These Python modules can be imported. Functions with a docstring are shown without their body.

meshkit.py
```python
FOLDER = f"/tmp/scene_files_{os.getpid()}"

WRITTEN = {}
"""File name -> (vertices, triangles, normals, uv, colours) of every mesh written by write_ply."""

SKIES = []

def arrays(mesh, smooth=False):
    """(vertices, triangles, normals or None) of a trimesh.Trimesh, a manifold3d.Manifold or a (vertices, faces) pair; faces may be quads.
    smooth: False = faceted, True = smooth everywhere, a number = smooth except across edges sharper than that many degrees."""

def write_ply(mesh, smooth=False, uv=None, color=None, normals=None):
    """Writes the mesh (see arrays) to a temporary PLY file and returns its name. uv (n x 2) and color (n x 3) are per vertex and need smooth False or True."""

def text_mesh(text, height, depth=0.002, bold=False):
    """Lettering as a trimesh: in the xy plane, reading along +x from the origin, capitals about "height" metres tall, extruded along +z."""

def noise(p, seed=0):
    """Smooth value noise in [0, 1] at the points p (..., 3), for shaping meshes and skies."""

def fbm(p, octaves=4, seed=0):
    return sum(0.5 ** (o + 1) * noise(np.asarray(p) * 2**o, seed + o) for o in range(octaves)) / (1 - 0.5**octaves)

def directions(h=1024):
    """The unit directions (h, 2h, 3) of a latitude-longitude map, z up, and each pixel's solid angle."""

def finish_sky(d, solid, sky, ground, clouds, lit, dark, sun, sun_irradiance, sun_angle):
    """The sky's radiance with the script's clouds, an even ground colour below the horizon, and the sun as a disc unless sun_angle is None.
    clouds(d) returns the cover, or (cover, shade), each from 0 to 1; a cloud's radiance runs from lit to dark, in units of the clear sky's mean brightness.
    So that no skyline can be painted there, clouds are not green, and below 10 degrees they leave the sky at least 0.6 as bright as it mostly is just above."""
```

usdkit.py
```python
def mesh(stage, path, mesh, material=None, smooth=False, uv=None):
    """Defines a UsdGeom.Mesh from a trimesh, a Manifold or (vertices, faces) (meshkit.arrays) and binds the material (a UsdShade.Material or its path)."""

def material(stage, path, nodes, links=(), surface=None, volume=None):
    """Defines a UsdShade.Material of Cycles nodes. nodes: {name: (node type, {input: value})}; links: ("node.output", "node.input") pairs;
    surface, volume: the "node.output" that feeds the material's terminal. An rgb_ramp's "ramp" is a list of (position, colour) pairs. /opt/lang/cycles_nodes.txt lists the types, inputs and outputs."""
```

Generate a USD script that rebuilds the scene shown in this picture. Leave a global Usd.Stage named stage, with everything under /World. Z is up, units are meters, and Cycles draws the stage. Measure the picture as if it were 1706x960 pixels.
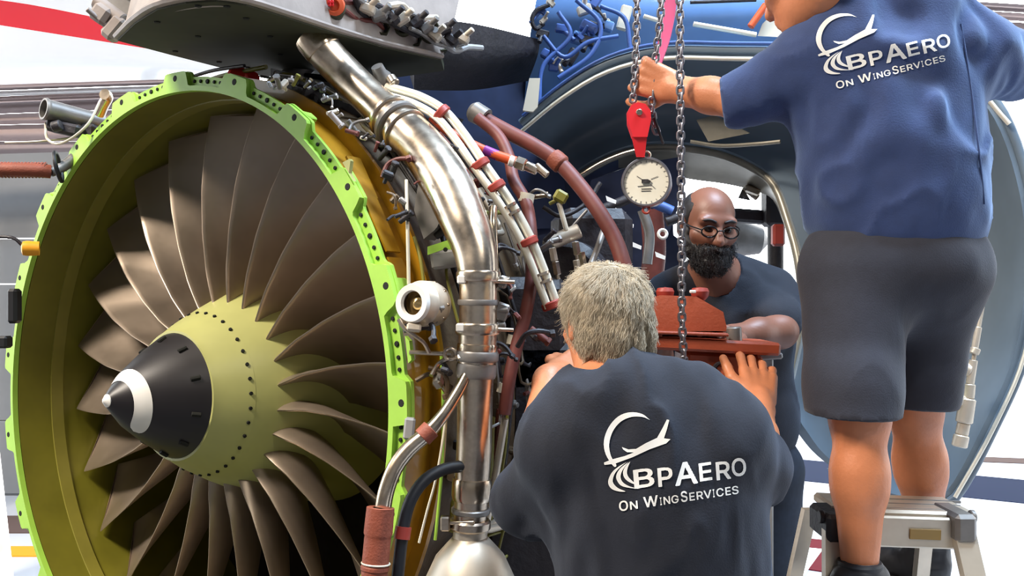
import math, random, numpy as np, trimesh, usdkit, meshkit
import manifold3d as m3
from pxr import Usd, UsdGeom, UsdLux, Gf, Vt, Sdf, UsdShade
from shapely.geometry import Polygon
stage = Usd.Stage.CreateInMemory()
UsdGeom.SetStageUpAxis(stage, UsdGeom.Tokens.z); UsdGeom.SetStageMetersPerUnit(stage, 1.0)
UsdGeom.Xform.Define(stage, '/World'); UsdGeom.Scope.Define(stage, '/World/Looks')
rng = np.random.default_rng(7)
A = np.array
# ------------------------------------------------------------------ camera, sky, lamps, exposure
F, CX, CY, CAMZ = 1500.0, 853.0, 480.0, 1.5
cam = UsdGeom.Camera.Define(stage, '/World/camera')
cam.AddTranslateOp().Set(Gf.Vec3d(0, 0, CAMZ)); cam.AddRotateXOp().Set(90.0)
cam.CreateHorizontalApertureAttr(36.0); cam.CreateVerticalApertureAttr(36.0*960/1706)
cam.CreateFocalLengthAttr(36.0*F/1706); cam.CreateClippingRangeAttr(Gf.Vec2f(0.05, 200))
cam.CreateExposureAttr(0.2)
dome = UsdLux.DomeLight.Define(stage, '/World/daylight')
dome.CreateColorAttr(Gf.Vec3f(0.93, 0.97, 1.0)); dome.CreateIntensityAttr(1.05)
def lamp(name, loc, rot, w, h, power, col):
    l = UsdLux.RectLight.Define(stage, '/World/' + name)
    l.AddTranslateOp().Set(Gf.Vec3d(*loc)); l.AddRotateXYZOp().Set(Gf.Vec3f(*rot))
    l.CreateWidthAttr(w); l.CreateHeightAttr(h); l.CreateIntensityAttr(power); l.CreateColorAttr(Gf.Vec3f(*col))
lamp('ceiling_lamp', (-3.9, -0.2, 5.9), (0, 0, 0), 2.4, 1.1, 95, (1.0, 0.89, 0.76))
lamp('ceiling_lamp_001', (2.6, -2.2, 5.9), (0, 0, 0), 2.4, 0.9, 20, (1.0, 0.93, 0.83))
lamp('ceiling_lamp_002', (1.7, 1.6, 5.9), (0, 0, 0), 2.2, 0.9, 85, (0.60, 0.78, 1.0))  # unseen blue lamp added to tint shirts and cowl like lens flare

# ------------------------------------------------------------------ materials
def mat(name, col, rough=0.5, metal=0.0, vary=0.0, scale=6.0, bump=0.0, bscale=40.0, sheen=0.0, sheen_tint=(1, 1, 1), coat=0.0, col2=None, rvary=0.0, spec=0.5, stretch=None):
    n = {'p': ('principled_bsdf', {'base_color': col, 'roughness': rough, 'metallic': metal, 'sheen_weight': sheen, 'sheen_tint': sheen_tint, 'coat_weight': coat, 'specular_ior_level': spec})}
    L = []
    if vary or bump or rvary or col2 is not None:
        n['tc'] = ('texture_coordinate', {})
        src = 'tc.object'
        if stretch:
            n['mp'] = ('mapping', {'scale': stretch}); L.append(('tc.object', 'mp.vector')); src = 'mp.vector'
    if vary or col2 is not None:
        c = np.array(col)
        lo = c*(1-vary) if col2 is None else c
        hi = np.minimum(c*(1+vary), 1) if col2 is None else np.array(col2)
        n['n'] = ('noise_texture', {'scale': scale, 'detail': 5.0, 'roughness': 0.6})
        n['r'] = ('rgb_ramp', {'ramp': [(0.3, tuple(lo)), (0.7, tuple(hi))]})
        L += [(src, 'n.vector'), ('n.fac', 'r.fac'), ('r.color', 'p.base_color')]
    if rvary:
        n['n3'] = ('noise_texture', {'scale': scale*1.7, 'detail': 4.0})
        n['mr'] = ('map_range', {'from_min': 0.3, 'from_max': 0.7, 'to_min': max(rough-rvary, 0.03), 'to_max': rough+rvary})
        L += [(src, 'n3.vector'), ('n3.fac', 'mr.value'), ('mr.result', 'p.roughness')]
    if bump:
        n['n2'] = ('noise_texture', {'scale': bscale, 'detail': 4.0})
        n['b'] = ('bump', {'strength': 1.0, 'distance': bump})
        L += [(src, 'n2.vector'), ('n2.fac', 'b.height'), ('b.normal', 'p.normal')]
    return usdkit.material(stage, '/World/Looks/' + name, n, L, surface='p.BSDF')
def srgb(r, g, b):
    c = A([r, g, b])/255.0
    return tuple(float(x) for x in np.where(c < 0.04045, c/12.92, ((c+0.055)/1.055)**2.4))
M = {}
M['lime'] = mat('lime_primer', srgb(158, 205, 78), 0.45, vary=0.10, scale=9, spec=0.4)
M['olive'] = mat('olive_liner', srgb(110, 106, 30), 0.45, vary=0.22, scale=4, spec=0.4)
M['olive2'] = mat('olive_band', srgb(126, 120, 46), 0.45, vary=0.15, scale=5)
M['ring'] = mat('pale_green_anodised', srgb(172, 172, 108), 0.40, vary=0.06, scale=8, spec=0.4)
M['blade'] = mat('fan_blade_titanium', srgb(166, 150, 134), 0.40, 0.78, vary=0.10, scale=5, rvary=0.06)
M['blackcone'] = mat('spinner_black', srgb(30, 26, 28), 0.42, vary=0.1, scale=10)
M['white'] = mat('white_paint', srgb(235, 232, 225), 0.5)
M['amber'] = mat('amber_wrap', srgb(158, 112, 14), 0.35, vary=0.30, scale=7, coat=0.3)
M['brown_case'] = mat('case_brown', srgb(84, 66, 44), 0.5, vary=0.35, scale=8, bump=0.002, bscale=60)
M['dark'] = mat('dark_engine', srgb(40, 36, 40), 0.55, vary=0.4, scale=12, bump=0.003, bscale=50)
M['steel'] = mat('bright_steel', srgb(214, 198, 178), 0.27, 1.0, vary=0.08, scale=10, rvary=0.08)
M['heat'] = mat('heat_tinted_steel', srgb(208, 184, 152), 0.22, 1.0, col2=srgb(216, 206, 192), scale=9, rvary=0.06)
M['tubewhite'] = mat('bright_tube', srgb(240, 232, 212), 0.32, 0.45)
M['alu'] = mat('aluminium', srgb(208, 196, 178), 0.45, 0.55, vary=0.08, scale=14)
M['grey'] = mat('grey_paint', srgb(150, 150, 150), 0.5, vary=0.12, scale=10)
M['greypart'] = mat('grey_cast', srgb(130, 126, 122), 0.45, 0.5, vary=0.2, scale=14)
M['hose'] = mat('brown_hose', srgb(108, 52, 44), 0.55, vary=0.22, scale=20)
M['hose2'] = mat('rust_sleeve', srgb(132, 66, 46), 0.6, vary=0.2, scale=20, bump=0.001, bscale=200)
M['redclamp'] = mat('red_clamp', srgb(150, 52, 40), 0.5, vary=0.1)
M['orange'] = mat('orange_tube', srgb(206, 84, 44), 0.45, vary=0.15, scale=15)
M['red'] = mat('red_enamel', srgb(226, 44, 52), 0.35)
M['redcap'] = mat('red_cap', srgb(222, 36, 24), 0.45)
M['yellow'] = mat('yellow_cap', srgb(232, 156, 26), 0.45)
M['violet'] = mat('violet_band', srgb(130, 40, 140), 0.45)
M['black'] = mat('black_rubber', srgb(26, 26, 30), 0.5)
M['hole'] = mat('hole_dark', srgb(14, 16, 10), 0.8)
M['gearbox'] = mat('red_brown_casting', srgb(158, 72, 44), 0.45, vary=0.16, scale=10, bump=0.0008, bscale=120)
M['chain'] = mat('chain_steel', srgb(150, 148, 154), 0.35, 0.9)
M['pink'] = mat('pink_sling', srgb(206, 84, 130), 0.7)
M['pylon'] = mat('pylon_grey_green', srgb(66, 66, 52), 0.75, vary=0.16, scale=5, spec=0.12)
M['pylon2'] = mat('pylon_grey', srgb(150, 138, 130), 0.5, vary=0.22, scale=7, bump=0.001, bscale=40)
M['cowl'] = mat('cowl_blue_grey', srgb(104, 118, 130), 0.36, vary=0.12, scale=3, spec=0.5, coat=0.2)
M['cowlout'] = mat('cowl_outer_blue_grey', srgb(100, 138, 190), 0.35, vary=0.12, scale=4, coat=0.2)  # flare blue put into the base colour of the wing skin
M['cowlrim'] = mat('cowl_rim', srgb(140, 134, 120), 0.35, 0.4, vary=0.15, scale=9)
M['bluegrey'] = mat('blue_grey_structure', srgb(66, 96, 160), 0.45, vary=0.30, scale=7)  # hazy blue of the lens flare put into the base colour
M['skin'] = mat('skin_tan', srgb(200, 126, 86), 0.48, vary=0.10, scale=14, bump=0.0006, bscale=160)
M['skin2'] = mat('skin_brown', srgb(128, 84, 66), 0.48, vary=0.08, scale=14)
M['skin3'] = mat('skin_pink', srgb(216, 138, 104), 0.5, vary=0.08, scale=14)
M['shirt'] = mat('navy_black_cotton', srgb(25, 28, 39), 0.85, vary=0.12, scale=30, sheen=0.08, sheen_tint=(0.6, 0.75, 1.0), bump=0.0005, bscale=300)
M['shirtblue'] = mat('navy_cotton', srgb(38, 54, 97), 0.85, vary=0.10, scale=30, sheen=0.45, sheen_tint=(0.5, 0.7, 1.0), bump=0.0005, bscale=300)  # blue veil of the lens flare put into colour and sheen
M['shorts'] = mat('charcoal_twill', srgb(36, 37, 48), 0.85, vary=0.12, scale=40, sheen=0.1, bump=0.0005, bscale=300)
M['jeans'] = mat('dark_denim', srgb(28, 36, 50), 0.85, vary=0.2, scale=60)
M['print'] = mat('white_print', srgb(238, 236, 230), 0.7)
M['hair'] = mat('grey_hair', srgb(190, 176, 152), 0.5, vary=0.35, scale=45)
M['hairdark'] = mat('dark_hair', srgb(34, 32, 34), 0.6, vary=0.3, scale=60)
M['boot'] = mat('black_leather', srgb(26, 25, 28), 0.5, vary=0.2, scale=30)
M['dial'] = mat('dial_face', srgb(226, 222, 206), 0.5)
M['floor'] = mat('floor_paint', srgb(186, 188, 194), 0.6, vary=0.05, scale=1.5, spec=0.25)
M['dimfloor'] = mat('bay_paint', srgb(74, 74, 78), 0.5, vary=0.1, scale=2, spec=0.3)
M['roof'] = mat('roof_grey', srgb(120, 124, 130), 0.7)
M['wall'] = mat('wall_grey', srgb(112, 114, 118), 0.7)
M['panel'] = mat('panel_grey', srgb(134, 134, 134), 0.7, spec=0.1, vary=0.05, scale=3)
M['planewhite'] = mat('aircraft_white', srgb(246, 246, 246), 0.3, coat=0.3)
M['planered'] = mat('aircraft_red', srgb(232, 56, 66), 0.35, coat=0.3)
M['wing'] = mat('wing_grey', srgb(172, 154, 152), 0.6, vary=0.06, scale=3, spec=0.2)
M['wing2'] = mat('wing_grey_dark', srgb(152, 138, 138), 0.6, vary=0.06, scale=3, spec=0.2)
M['navygrey'] = mat('navy_grey_structure', srgb(48, 58, 88), 0.5, vary=0.3, scale=8)
M['navy'] = mat('floor_navy', srgb(30, 42, 70), 0.8, spec=0.1)
M['brownline'] = mat('floor_brown', srgb(96, 80, 76), 0.8, spec=0.1)
M['maroon'] = mat('floor_maroon', srgb(110, 30, 40), 0.8, spec=0.1)
M['tan'] = mat('tan_sticker', srgb(150, 122, 70), 0.6)
M['cream'] = mat('cream_seal', srgb(206, 196, 176), 0.5)
M['lens'] = mat('brass_glass', srgb(206, 176, 120), 0.15, 0.9)
M['glasses'] = mat('spectacle_frame', srgb(16, 16, 18), 0.3)
M['eye'] = mat('eye_dark', srgb(20, 14, 12), 0.2)

usdkit.material(stage, '/World/Looks/spectacle_lens', {'t': ('transparent_bsdf', {}), 'g': ('glossy_bsdf', {'roughness': 0.05}), 'f': ('fresnel', {'IOR': 1.45}), 'm': ('mix_closure', {})}, [('f.fac', 'm.fac'), ('t.BSDF', 'm.closure1'), ('g.BSDF', 'm.closure2')], surface='m.closure')
M['lensglass'] = UsdShade.Material.Get(stage, '/World/Looks/spectacle_lens')

# ------------------------------------------------------------------ prim helpers
used = {}
def numbered(name, parent):
    k = (parent, name); used[k] = used.get(k, -1) + 1
    return name if used[k] == 0 else f'{name}_{used[k]:03d}'
def keys(p, **kw):
    for k, v in kw.items():
        if v: p.SetCustomDataByKey(k, v)
class Node:
    def __init__(s, path, base): s.path, s.base = path, A(base, float)
def thing(name, label, cat, base=(0, 0, 0), group=None, kind=None):
    path = '/World/' + numbered(name, '/World')
    x = UsdGeom.Xform.Define(stage, path); x.AddTranslateOp().Set(Gf.Vec3d(*map(float, base)))
    keys(x.GetPrim(), label=label, category=cat, group=group, kind=kind)
    return Node(path, base)
def part(parent, name, mesh, m, smooth=35, label=None, kind=None):
    """one mesh under a thing or under a part; world coordinates are moved to the thing's base"""
    path = parent.path + '/' + numbered(name, parent.path)
    v, f, _ = meshkit.arrays(mesh, False)
    pr = usdkit.mesh(stage, path, (v - parent.base, f), M[m], smooth=smooth)
    keys(pr.GetPrim(), label=label, kind=kind)
    return Node(path, parent.base)
def solo(name, mesh, m, label, cat, smooth=35, group=None, kind=None):
    path = '/World/' + numbered(name, '/World')
    v, f, _ = meshkit.arrays(mesh, False)
    base = A([(v[:, 0].min()+v[:, 0].max())/2, (v[:, 1].min()+v[:, 1].max())/2, v[:, 2].min()])
    pr = usdkit.mesh(stage, path, (v - base, f), M[m], smooth=smooth)
    pr.AddTranslateOp().Set(Gf.Vec3d(*map(float, base)))
    keys(pr.GetPrim(), label=label, category=cat, group=group, kind=kind)
    return Node(path, base)
def setting(name, mesh, m, smooth=False):
    path = '/World/' + name; used[('/World', name)] = 0
    keys(usdkit.mesh(stage, path, meshkit.arrays(mesh, False)[:2], M[m], smooth=smooth).GetPrim(), kind='structure')
    return Node(path, (0, 0, 0))
def cat(*ms):
    vs, fs, o = [], [], 0
    for m in ms:
        v, f, _ = meshkit.arrays(m, False); vs.append(v); fs.append(f + o); o += len(v)
    return (np.vstack(vs), np.vstack(fs))
# ------------------------------------------------------------------ shape helpers
def W(px, py, d): return A([(px-CX)/F*d, d, CAMZ-(py-CY)/F*d])          # a point of the place by its bearing and distance
def unit(v): v = A(v, float); return v/np.linalg.norm(v)
def frame(d, up=(0, 0, 1)):
    d = unit(d); up = A(up, float)
    if abs(d @ unit(up)) > 0.98: up = A([1.0, 0, 0])
    x = unit(np.cross(up, d)); return x, np.cross(d, x), d
def spline(pts, step=0.015):
    P = A(pts, float)
    if len(P) == 2:
        n = max(2, int(np.linalg.norm(P[1, :3]-P[0, :3])/step)); return P[0] + (P[1]-P[0])*np.linspace(0, 1, n+1)[:, None]
    Q = np.vstack([2*P[0]-P[1], P, 2*P[-1]-P[-2]]); out = []
    for i in range(1, len(Q)-2):
        p0, p1, p2, p3 = Q[i-1:i+3]; n = max(3, int(np.linalg.norm((p2-p1)[:3])/step)); t = np.linspace(0, 1, n, endpoint=False)[:, None]
        out.append(0.5*((2*p1)+(-p0+p2)*t+(2*p0-5*p1+4*p2-p3)*t*t+(-p0+3*p1-3*p2+p3)*t**3))
    return np.vstack(out + [P[-1:]])
def tube(pts, r, n=16, step=0.015, smooth=True, flat=1.0):
    """swept tube; r a number or one per point"""
    pts = A(pts, float); rr = np.full(len(pts), r, float) if np.ndim(r) == 0 else A(r, float)
    S = np.hstack([pts, rr[:, None]]); S = spline(S, step) if smooth else S
    P, R = S[:, :3], np.abs(S[:, 3]); T = np.gradient(P, axis=0); T /= np.linalg.norm(T, axis=1)[:, None]
    x, y, _ = frame(T[0]); X = [x]
    for i in range(1, len(P)):
        x = X[-1] - T[i]*(X[-1] @ T[i]); X.append(x/np.linalg.norm(x))
    X = A(X); Y = np.cross(T, X); th = np.linspace(0, 2*np.pi, n, endpoint=False)
    V = P[:, None] + R[:, None, None]*(np.cos(th)[None, :, None]*X[:, None] + flat*np.sin(th)[None, :, None]*Y[:, None])
    m = len(P); V = np.vstack([V.reshape(-1, 3), P[:1], P[-1:]]); f = []
    i, j = np.meshgrid(np.arange(m-1), np.arange(n), indexing='ij'); i = i.ravel(); j = j.ravel(); k = (j+1) % n
    a, b, c, d = i*n+j, i*n+k, (i+1)*n+k, (i+1)*n+j
    f = np.vstack([np.stack([a, b, c], 1), np.stack([a, c, d], 1)])
    j = np.arange(n); k = (j+1) % n
    f = np.vstack([f, np.stack([np.full(n, m*n), k, j], 1), np.stack([np.full(n, m*n+1), (m-1)*n+j, (m-1)*n+k], 1)])
    return V, f
def lathe(o, d, prof, n=32, up=(0, 0, 1), a0=0.0, a1=360.0):
    """revolve (along, radius) pairs about the axis d through o"""
    x, y, z = frame(d, up); full = abs(a1-a0) >= 360
    th = np.radians(np.linspace(a0, a1, n + (not full), endpoint=not full)); k = len(th); prof = A(prof, float)
    V = A(o) + prof[:, 0][:, None, None]*z + prof[:, 1][:, None, None]*(np.cos(th)[None, :, None]*x + np.sin(th)[None, :, None]*y)
    V = V.reshape(-1, 3); m = len(prof)
    i, j = np.meshgrid(np.arange(m-1), np.arange(k if full else k-1), indexing='ij'); i = i.ravel(); j = j.ravel(); q = (j+1) % k
    a, b, c, e = i*k+j, i*k+q, (i+1)*k+q, (i+1)*k+j
    return V, np.vstack([np.stack([a, b, c], 1), np.stack([a, c, e], 1)])
def rod(p, q, r, n=14, bev=0.15):
    p, q = A(p, float), A(q, float); L = np.linalg.norm(q-p); b = min(r*bev, L*0.2)
    return lathe(p, q-p, [(0, 0), (0, r-b), (b, r), (L-b, r), (L, r-b), (L, 0)], n)
def hull(pts): return m3.Manifold.hull_points(A(pts, np.float32))
def rbox(c, size, b=None, rot=None):
    """box with chamfered edges; rot: rows are its axes"""
    s = A(size, float)/2; b = min(s)*0.18 if b is None else min(b, min(s)*0.9); P = []
    for sx in (-1, 1):
        for sy in (-1, 1):
            for sz in (-1, 1):
                sg = A([sx, sy, sz])
                for k in range(3):
                    e = s - b; e[k] = s[k]; P.append(sg*e)
    P = A(P)
    if rot is not None: P = P @ A(rot)
    return hull(P + A(c))
def axes(yaw=0, pitch=0, roll=0):
    y, p, r = np.radians([yaw, pitch, roll]); 
    Rz = A([[np.cos(y), -np.sin(y), 0], [np.sin(y), np.cos(y), 0], [0, 0, 1]]); Rx = A([[1, 0, 0], [0, np.cos(p), -np.sin(p)], [0, np.sin(p), np.cos(p)]])
    Ry = A([[np.cos(r), 0, np.sin(r)], [0, 1, 0], [-np.sin(r), 0, np.cos(r)]])
    return (Rz @ Rx @ Ry).T
def prism(poly, o, x, y, d):
    """2-D polygon in the plane (o, x, y) given the thickness vector d"""
    x, y, d = A(x, float), A(y, float), A(d, float)
    if not isinstance(poly, Polygon): poly = Polygon(poly)
    L = np.linalg.norm(d); t = trimesh.creation.extrude_polygon(poly, L, engine='earcut')
    v = A(t.vertices); V = A(o) + v[:, :1]*x + v[:, 1:2]*y + v[:, 2:3]*d/L; f = A(t.faces)
    if np.cross(x, y) @ d < 0: f = f[:, ::-1]
    return V, f
def slab(pts, d):
    """plate from a 3-D outline (nearly flat) with the thickness vector d"""
    P = A(pts, float); o = P.mean(0); n = unit(d); x = unit((P[1]-P[0]) - n*((P[1]-P[0]) @ n)); y = np.cross(n, x)
    pl = Polygon([((p-o) @ x, (p-o) @ y) for p in P]).buffer(0)
    return prism(pl, o, x, y, d)
def loft(rows, th=0.01, sub=6, closed=False):
    """skin through rows of points (all with the same count), given a thickness behind it"""
    R = [spline(r, 1e9) if False else A(r, float) for r in rows]
    G = A(R); 
    G = np.stack([spline_n(G[:, j], sub) for j in range(G.shape[1])], 1); G = np.stack([spline_n(G[i], sub) for i in range(G.shape[0])], 0)
    m, n = G.shape[:2]; N = np.cross(np.gradient(G, axis=0), np.gradient(G, axis=1)); N /= np.linalg.norm(N, axis=2)[..., None] + 1e-12
    V = np.vstack([G.reshape(-1, 3), (G - N*th).reshape(-1, 3)]); o = m*n
    i, j = np.meshgrid(np.arange(m-1), np.arange(n-1), indexing='ij'); i = i.ravel(); j = j.ravel()
    a, b, c, d = i*n+j, i*n+j+1, (i+1)*n+j+1, (i+1)*n+j
    q = [np.stack([a, d, c], 1), np.stack([a, c, b], 1), np.stack([a, c, d], 1)+o, np.stack([a, b, c], 1)+o]
    def side(l): l = A(l); p, r = l[:-1], l[1:]; return [np.stack([p, r, r+o], 1), np.stack([p, r+o, p+o], 1)]
    q += side(np.arange(n)) + side((m-1)*n+np.arange(n)[::-1]) + side(np.arange(m)[::-1]*n) + side(np.arange(m)*n+n-1)
    return V, np.vstack(q)
def spline_n(P, n):
    P = A(P, float)
    if len(P) == 2: return P[0] + (P[1]-P[0])*np.linspace(0, 1, n+1)[:, None]
    Q = np.vstack([2*P[0]-P[1], P, 2*P[-1]-P[-2]]); out = []; t = np.linspace(0, 1, n, endpoint=False)[:, None]
    for i in range(1, len(Q)-2):
        p0, p1, p2, p3 = Q[i-1:i+3]; out.append(0.5*((2*p1)+(-p0+p2)*t+(2*p0-5*p1+4*p2-p3)*t*t+(-p0+3*p1-3*p2+p3)*t**3))
    return np.vstack(out + [P[-1:]])
def ringtorus(c, d, R, r, n=32, k=10):
    t = np.linspace(0, 2*np.pi, k+1); return lathe(c, d, np.stack([r*np.sin(t), R + r*np.cos(t)], 1), n)
# ------------------------------------------------------------------ the hangar
fl = setting('floor', rbox((2, 12, -0.06), (60, 50, 0.12), 0.01), 'floor')
setting('ceiling', rbox((0, 0, 6.15), (18, 15, 0.2), 0.02), 'roof')
setting('wall_left', rbox((-8.9, -3.2, 3.0), (0.2, 8.4, 6.1), 0.02), 'wall'); setting('wall_right', rbox((8.9, -3.2, 3.0), (0.2, 8.4, 6.1), 0.02), 'wall')
setting('wall_rear', rbox((0, -7.4, 3.0), (18, 0.2, 6.1), 0.02), 'wall')
part(fl, 'added_dark_floor', prism([(-8.7, -7.2), (8.7, -7.2), (8.7, -2.0), (.6, .2), (.3, 4.0), (-8.7, 4.0)], (0, 0, 0), (1, 0, 0), (0, 1, 0), (0, 0, 0.003)), 'dimfloor', smooth=False, label='dark grey floor sheet added under the engine to cut bounce light')  # unseen dark floor added to cut bounce light on the lower fan blades
for k, (l, m) in enumerate([([(2.0, 8.15), (5.6, 6.1), (5.1, 5.4), (1.9, 7.2)], 'navy'), ([(3.6, 8.1), (8.5, 7.0), (8.4, 6.8), (3.6, 7.85)], 'brownline'),
                            ([(1.3, 5.55), (1.95, 5.3), (1.9, 4.6), (1.2, 5.0)], 'maroon'), ([(1.15, 4.35), (1.65, 5.2), (1.78, 5.15), (1.25, 4.2)], 'white'),
                            ([(-3.4, 5.9), (-2.6, 5.9), (-2.6, 5.5), (-3.3, 5.5)], 'brownline'), ([(-3.2, 5.2), (-2.3, 5.2), (-2.25, 5.02), (-3.1, 5.02)], 'yellow')]):
    part(fl, 'floor_marking', prism(l, (0, 0, 0.0), (1, 0, 0), (0, 1, 0), (0, 0, 0.004 + .001*k)), m, smooth=False)

# ------------------------------------------------------------------ the engine's own frame: C on the axis at the fan case's front flange, a points aft
C = A([-0.913, 2.36, CAMZ-0.284]); YAW, PIT = 0.617, -0.028
a = A([math.sin(YAW)*math.cos(PIT), math.cos(YAW)*math.cos(PIT), math.sin(PIT)]); r_ = A([math.cos(YAW), -math.sin(YAW), 0]); u_ = np.cross(r_, a)
def E(t, ang, R): g = math.radians(ang); return C + a*t + R*(math.cos(g)*r_ + math.sin(g)*u_)
def L(prof, n=96, **k): return lathe(C, a, prof, n, **k)
def cyl(px, py, R):
    """where the bearing (px, py) first meets the cylinder of radius R about the engine's axis (else passes nearest)"""
    d = W(px, py, 1.0) - A([0, 0, CAMZ]); o = A([0, 0, CAMZ]) - C
    dp, op = d - a*(d @ a), o - a*(o @ a); qa, qb, qc = dp @ dp, dp @ op, op @ op - R*R; D = qb*qb - qa*qc
    s = (-qb - math.sqrt(D))/qa if D > 0 else -qb/qa
    return A([0, 0, CAMZ]) + d*s
def cp(pts, R): return [cyl(p[0], p[1], R if np.ndim(R) == 0 else R[i]) for i, p in enumerate(pts)]
eng = thing('jet_engine', 'turbofan engine without its cowls, lime-edged fan case and grey fan blades facing the viewer', 'jet engine', C - A([0, 0, 0.86]))
# fan case and flange
part(eng, 'fan_case_liner', L([(0.018, .800), (0.10, .801), (0.16, .803), (0.165, .806), (0.60, .806), (0.60, .815), (0.018, .815), (0.018, .800)]), 'olive', label='olive green inner wall of the fan case')
part(eng, 'liner_band', L([(0.120, .8035), (0.122, .7985), (0.160, .7985), (0.163, .8060), (0.12, .8035)]), 'olive2')
th = np.linspace(0, 360, 721)[:-1]
def lug(t): 
    p = ((t - 3.0) % 17.2); p = min(p, 17.2-p); q = np.clip((4.2-p)/1.4, 0, 1); return q*q*(3-2*q)
def plate(fr, t0, t1, ri):
    ro = A([fr(t) for t in th]); V = np.vstack([[E(t0, t, ri) for t in th], [E(t0, t, q) for t, q in zip(th, ro)], [E(t1, t, q) for t, q in zip(th, ro)], [E(t1, t, ri) for t in th]])
    n = len(th); i = np.arange(n); k = (i+1) % n; f = []
    for s in range(4):
        b = (s+1) % 4; f += [np.stack([s*n+i, s*n+k, b*n+k], 1), np.stack([s*n+i, b*n+k, b*n+i], 1)]
    return V, np.vstack(f)[:, ::-1]
part(eng, 'front_flange', plate(lambda t: .813 + .039*lug(t), 0.0, 0.016, .7995), 'lime', smooth=30, label='bright lime green front flange with lugs')
part(eng, 'flange_step', plate(lambda t: .838 + .016*lug(t), 0.0125, 0.022, .805), 'lime', smooth=30)
hs, bs = [], []
for k in range(21):
    t = 3.0 + 17.2*k
    hs.append(rod(E(-.0008, t, .836), E(.004, t, .836), .0085, 10))
    for s in (4.8, 6.6, 8.6, 10.6, 12.4): bs.append(rod(E(.0090, t+s, .826), E(.016, t+s, .826), .0046 if s != 8.6 else .0062, 8))
for h in hs: part(eng, 'lug_hole', h, 'hole', smooth=False)
part(eng, 'flange_bolts', cat(*bs), 'hole', smooth=False, kind='stuff', label='small dark holes in the recessed flange between lugs')
for k in range(21):
    t = 3.0 + 17.2*k
    if k % 2: part(eng, 'lug_tab', rbox(E(.03, t, .846), (.03, .05, .012), .003, A([np.cross(a, unit(E(0, t, 1)-C)), a, unit(E(0, t, 1)-C)])), 'lime')
part(eng, 'fan_case', L([(0.022, .815), (0.022, .824), (0.115, .826), (0.115, .815)]), 'amber', label='amber wrapped outer wall behind the flange')
part(eng, 'case_rim', L([(0.112, .82), (0.112, .858), (0.124, .858), (0.124, .82)]), 'amber', smooth=30, label='yellow rim around the fan case')
part(eng, 'rear_case', L([(0.124, .82), (0.124, .834), (0.30, .842), (0.31, .862), (0.33, .862), (0.34, .842), (0.60, .846), (0.62, .80), (0.62, .70), (0.60, .70)]), 'brown_case')
part(eng, 'forward_mount', hull([E(t, g, R) for t in (.30, .62) for g in (58, 88) for R in (.83, .93)]), 'dark')
part(eng, 'core_cowl', L([(0.60, .78), (0.66, .62), (0.9, .50), (1.0, .46), (1.0, .05)], 64), 'dark')
part(eng, 'stator_wall', L([(0.60, .02), (0.598, .81), (0.61, .81)], 64), 'dark')
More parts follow.
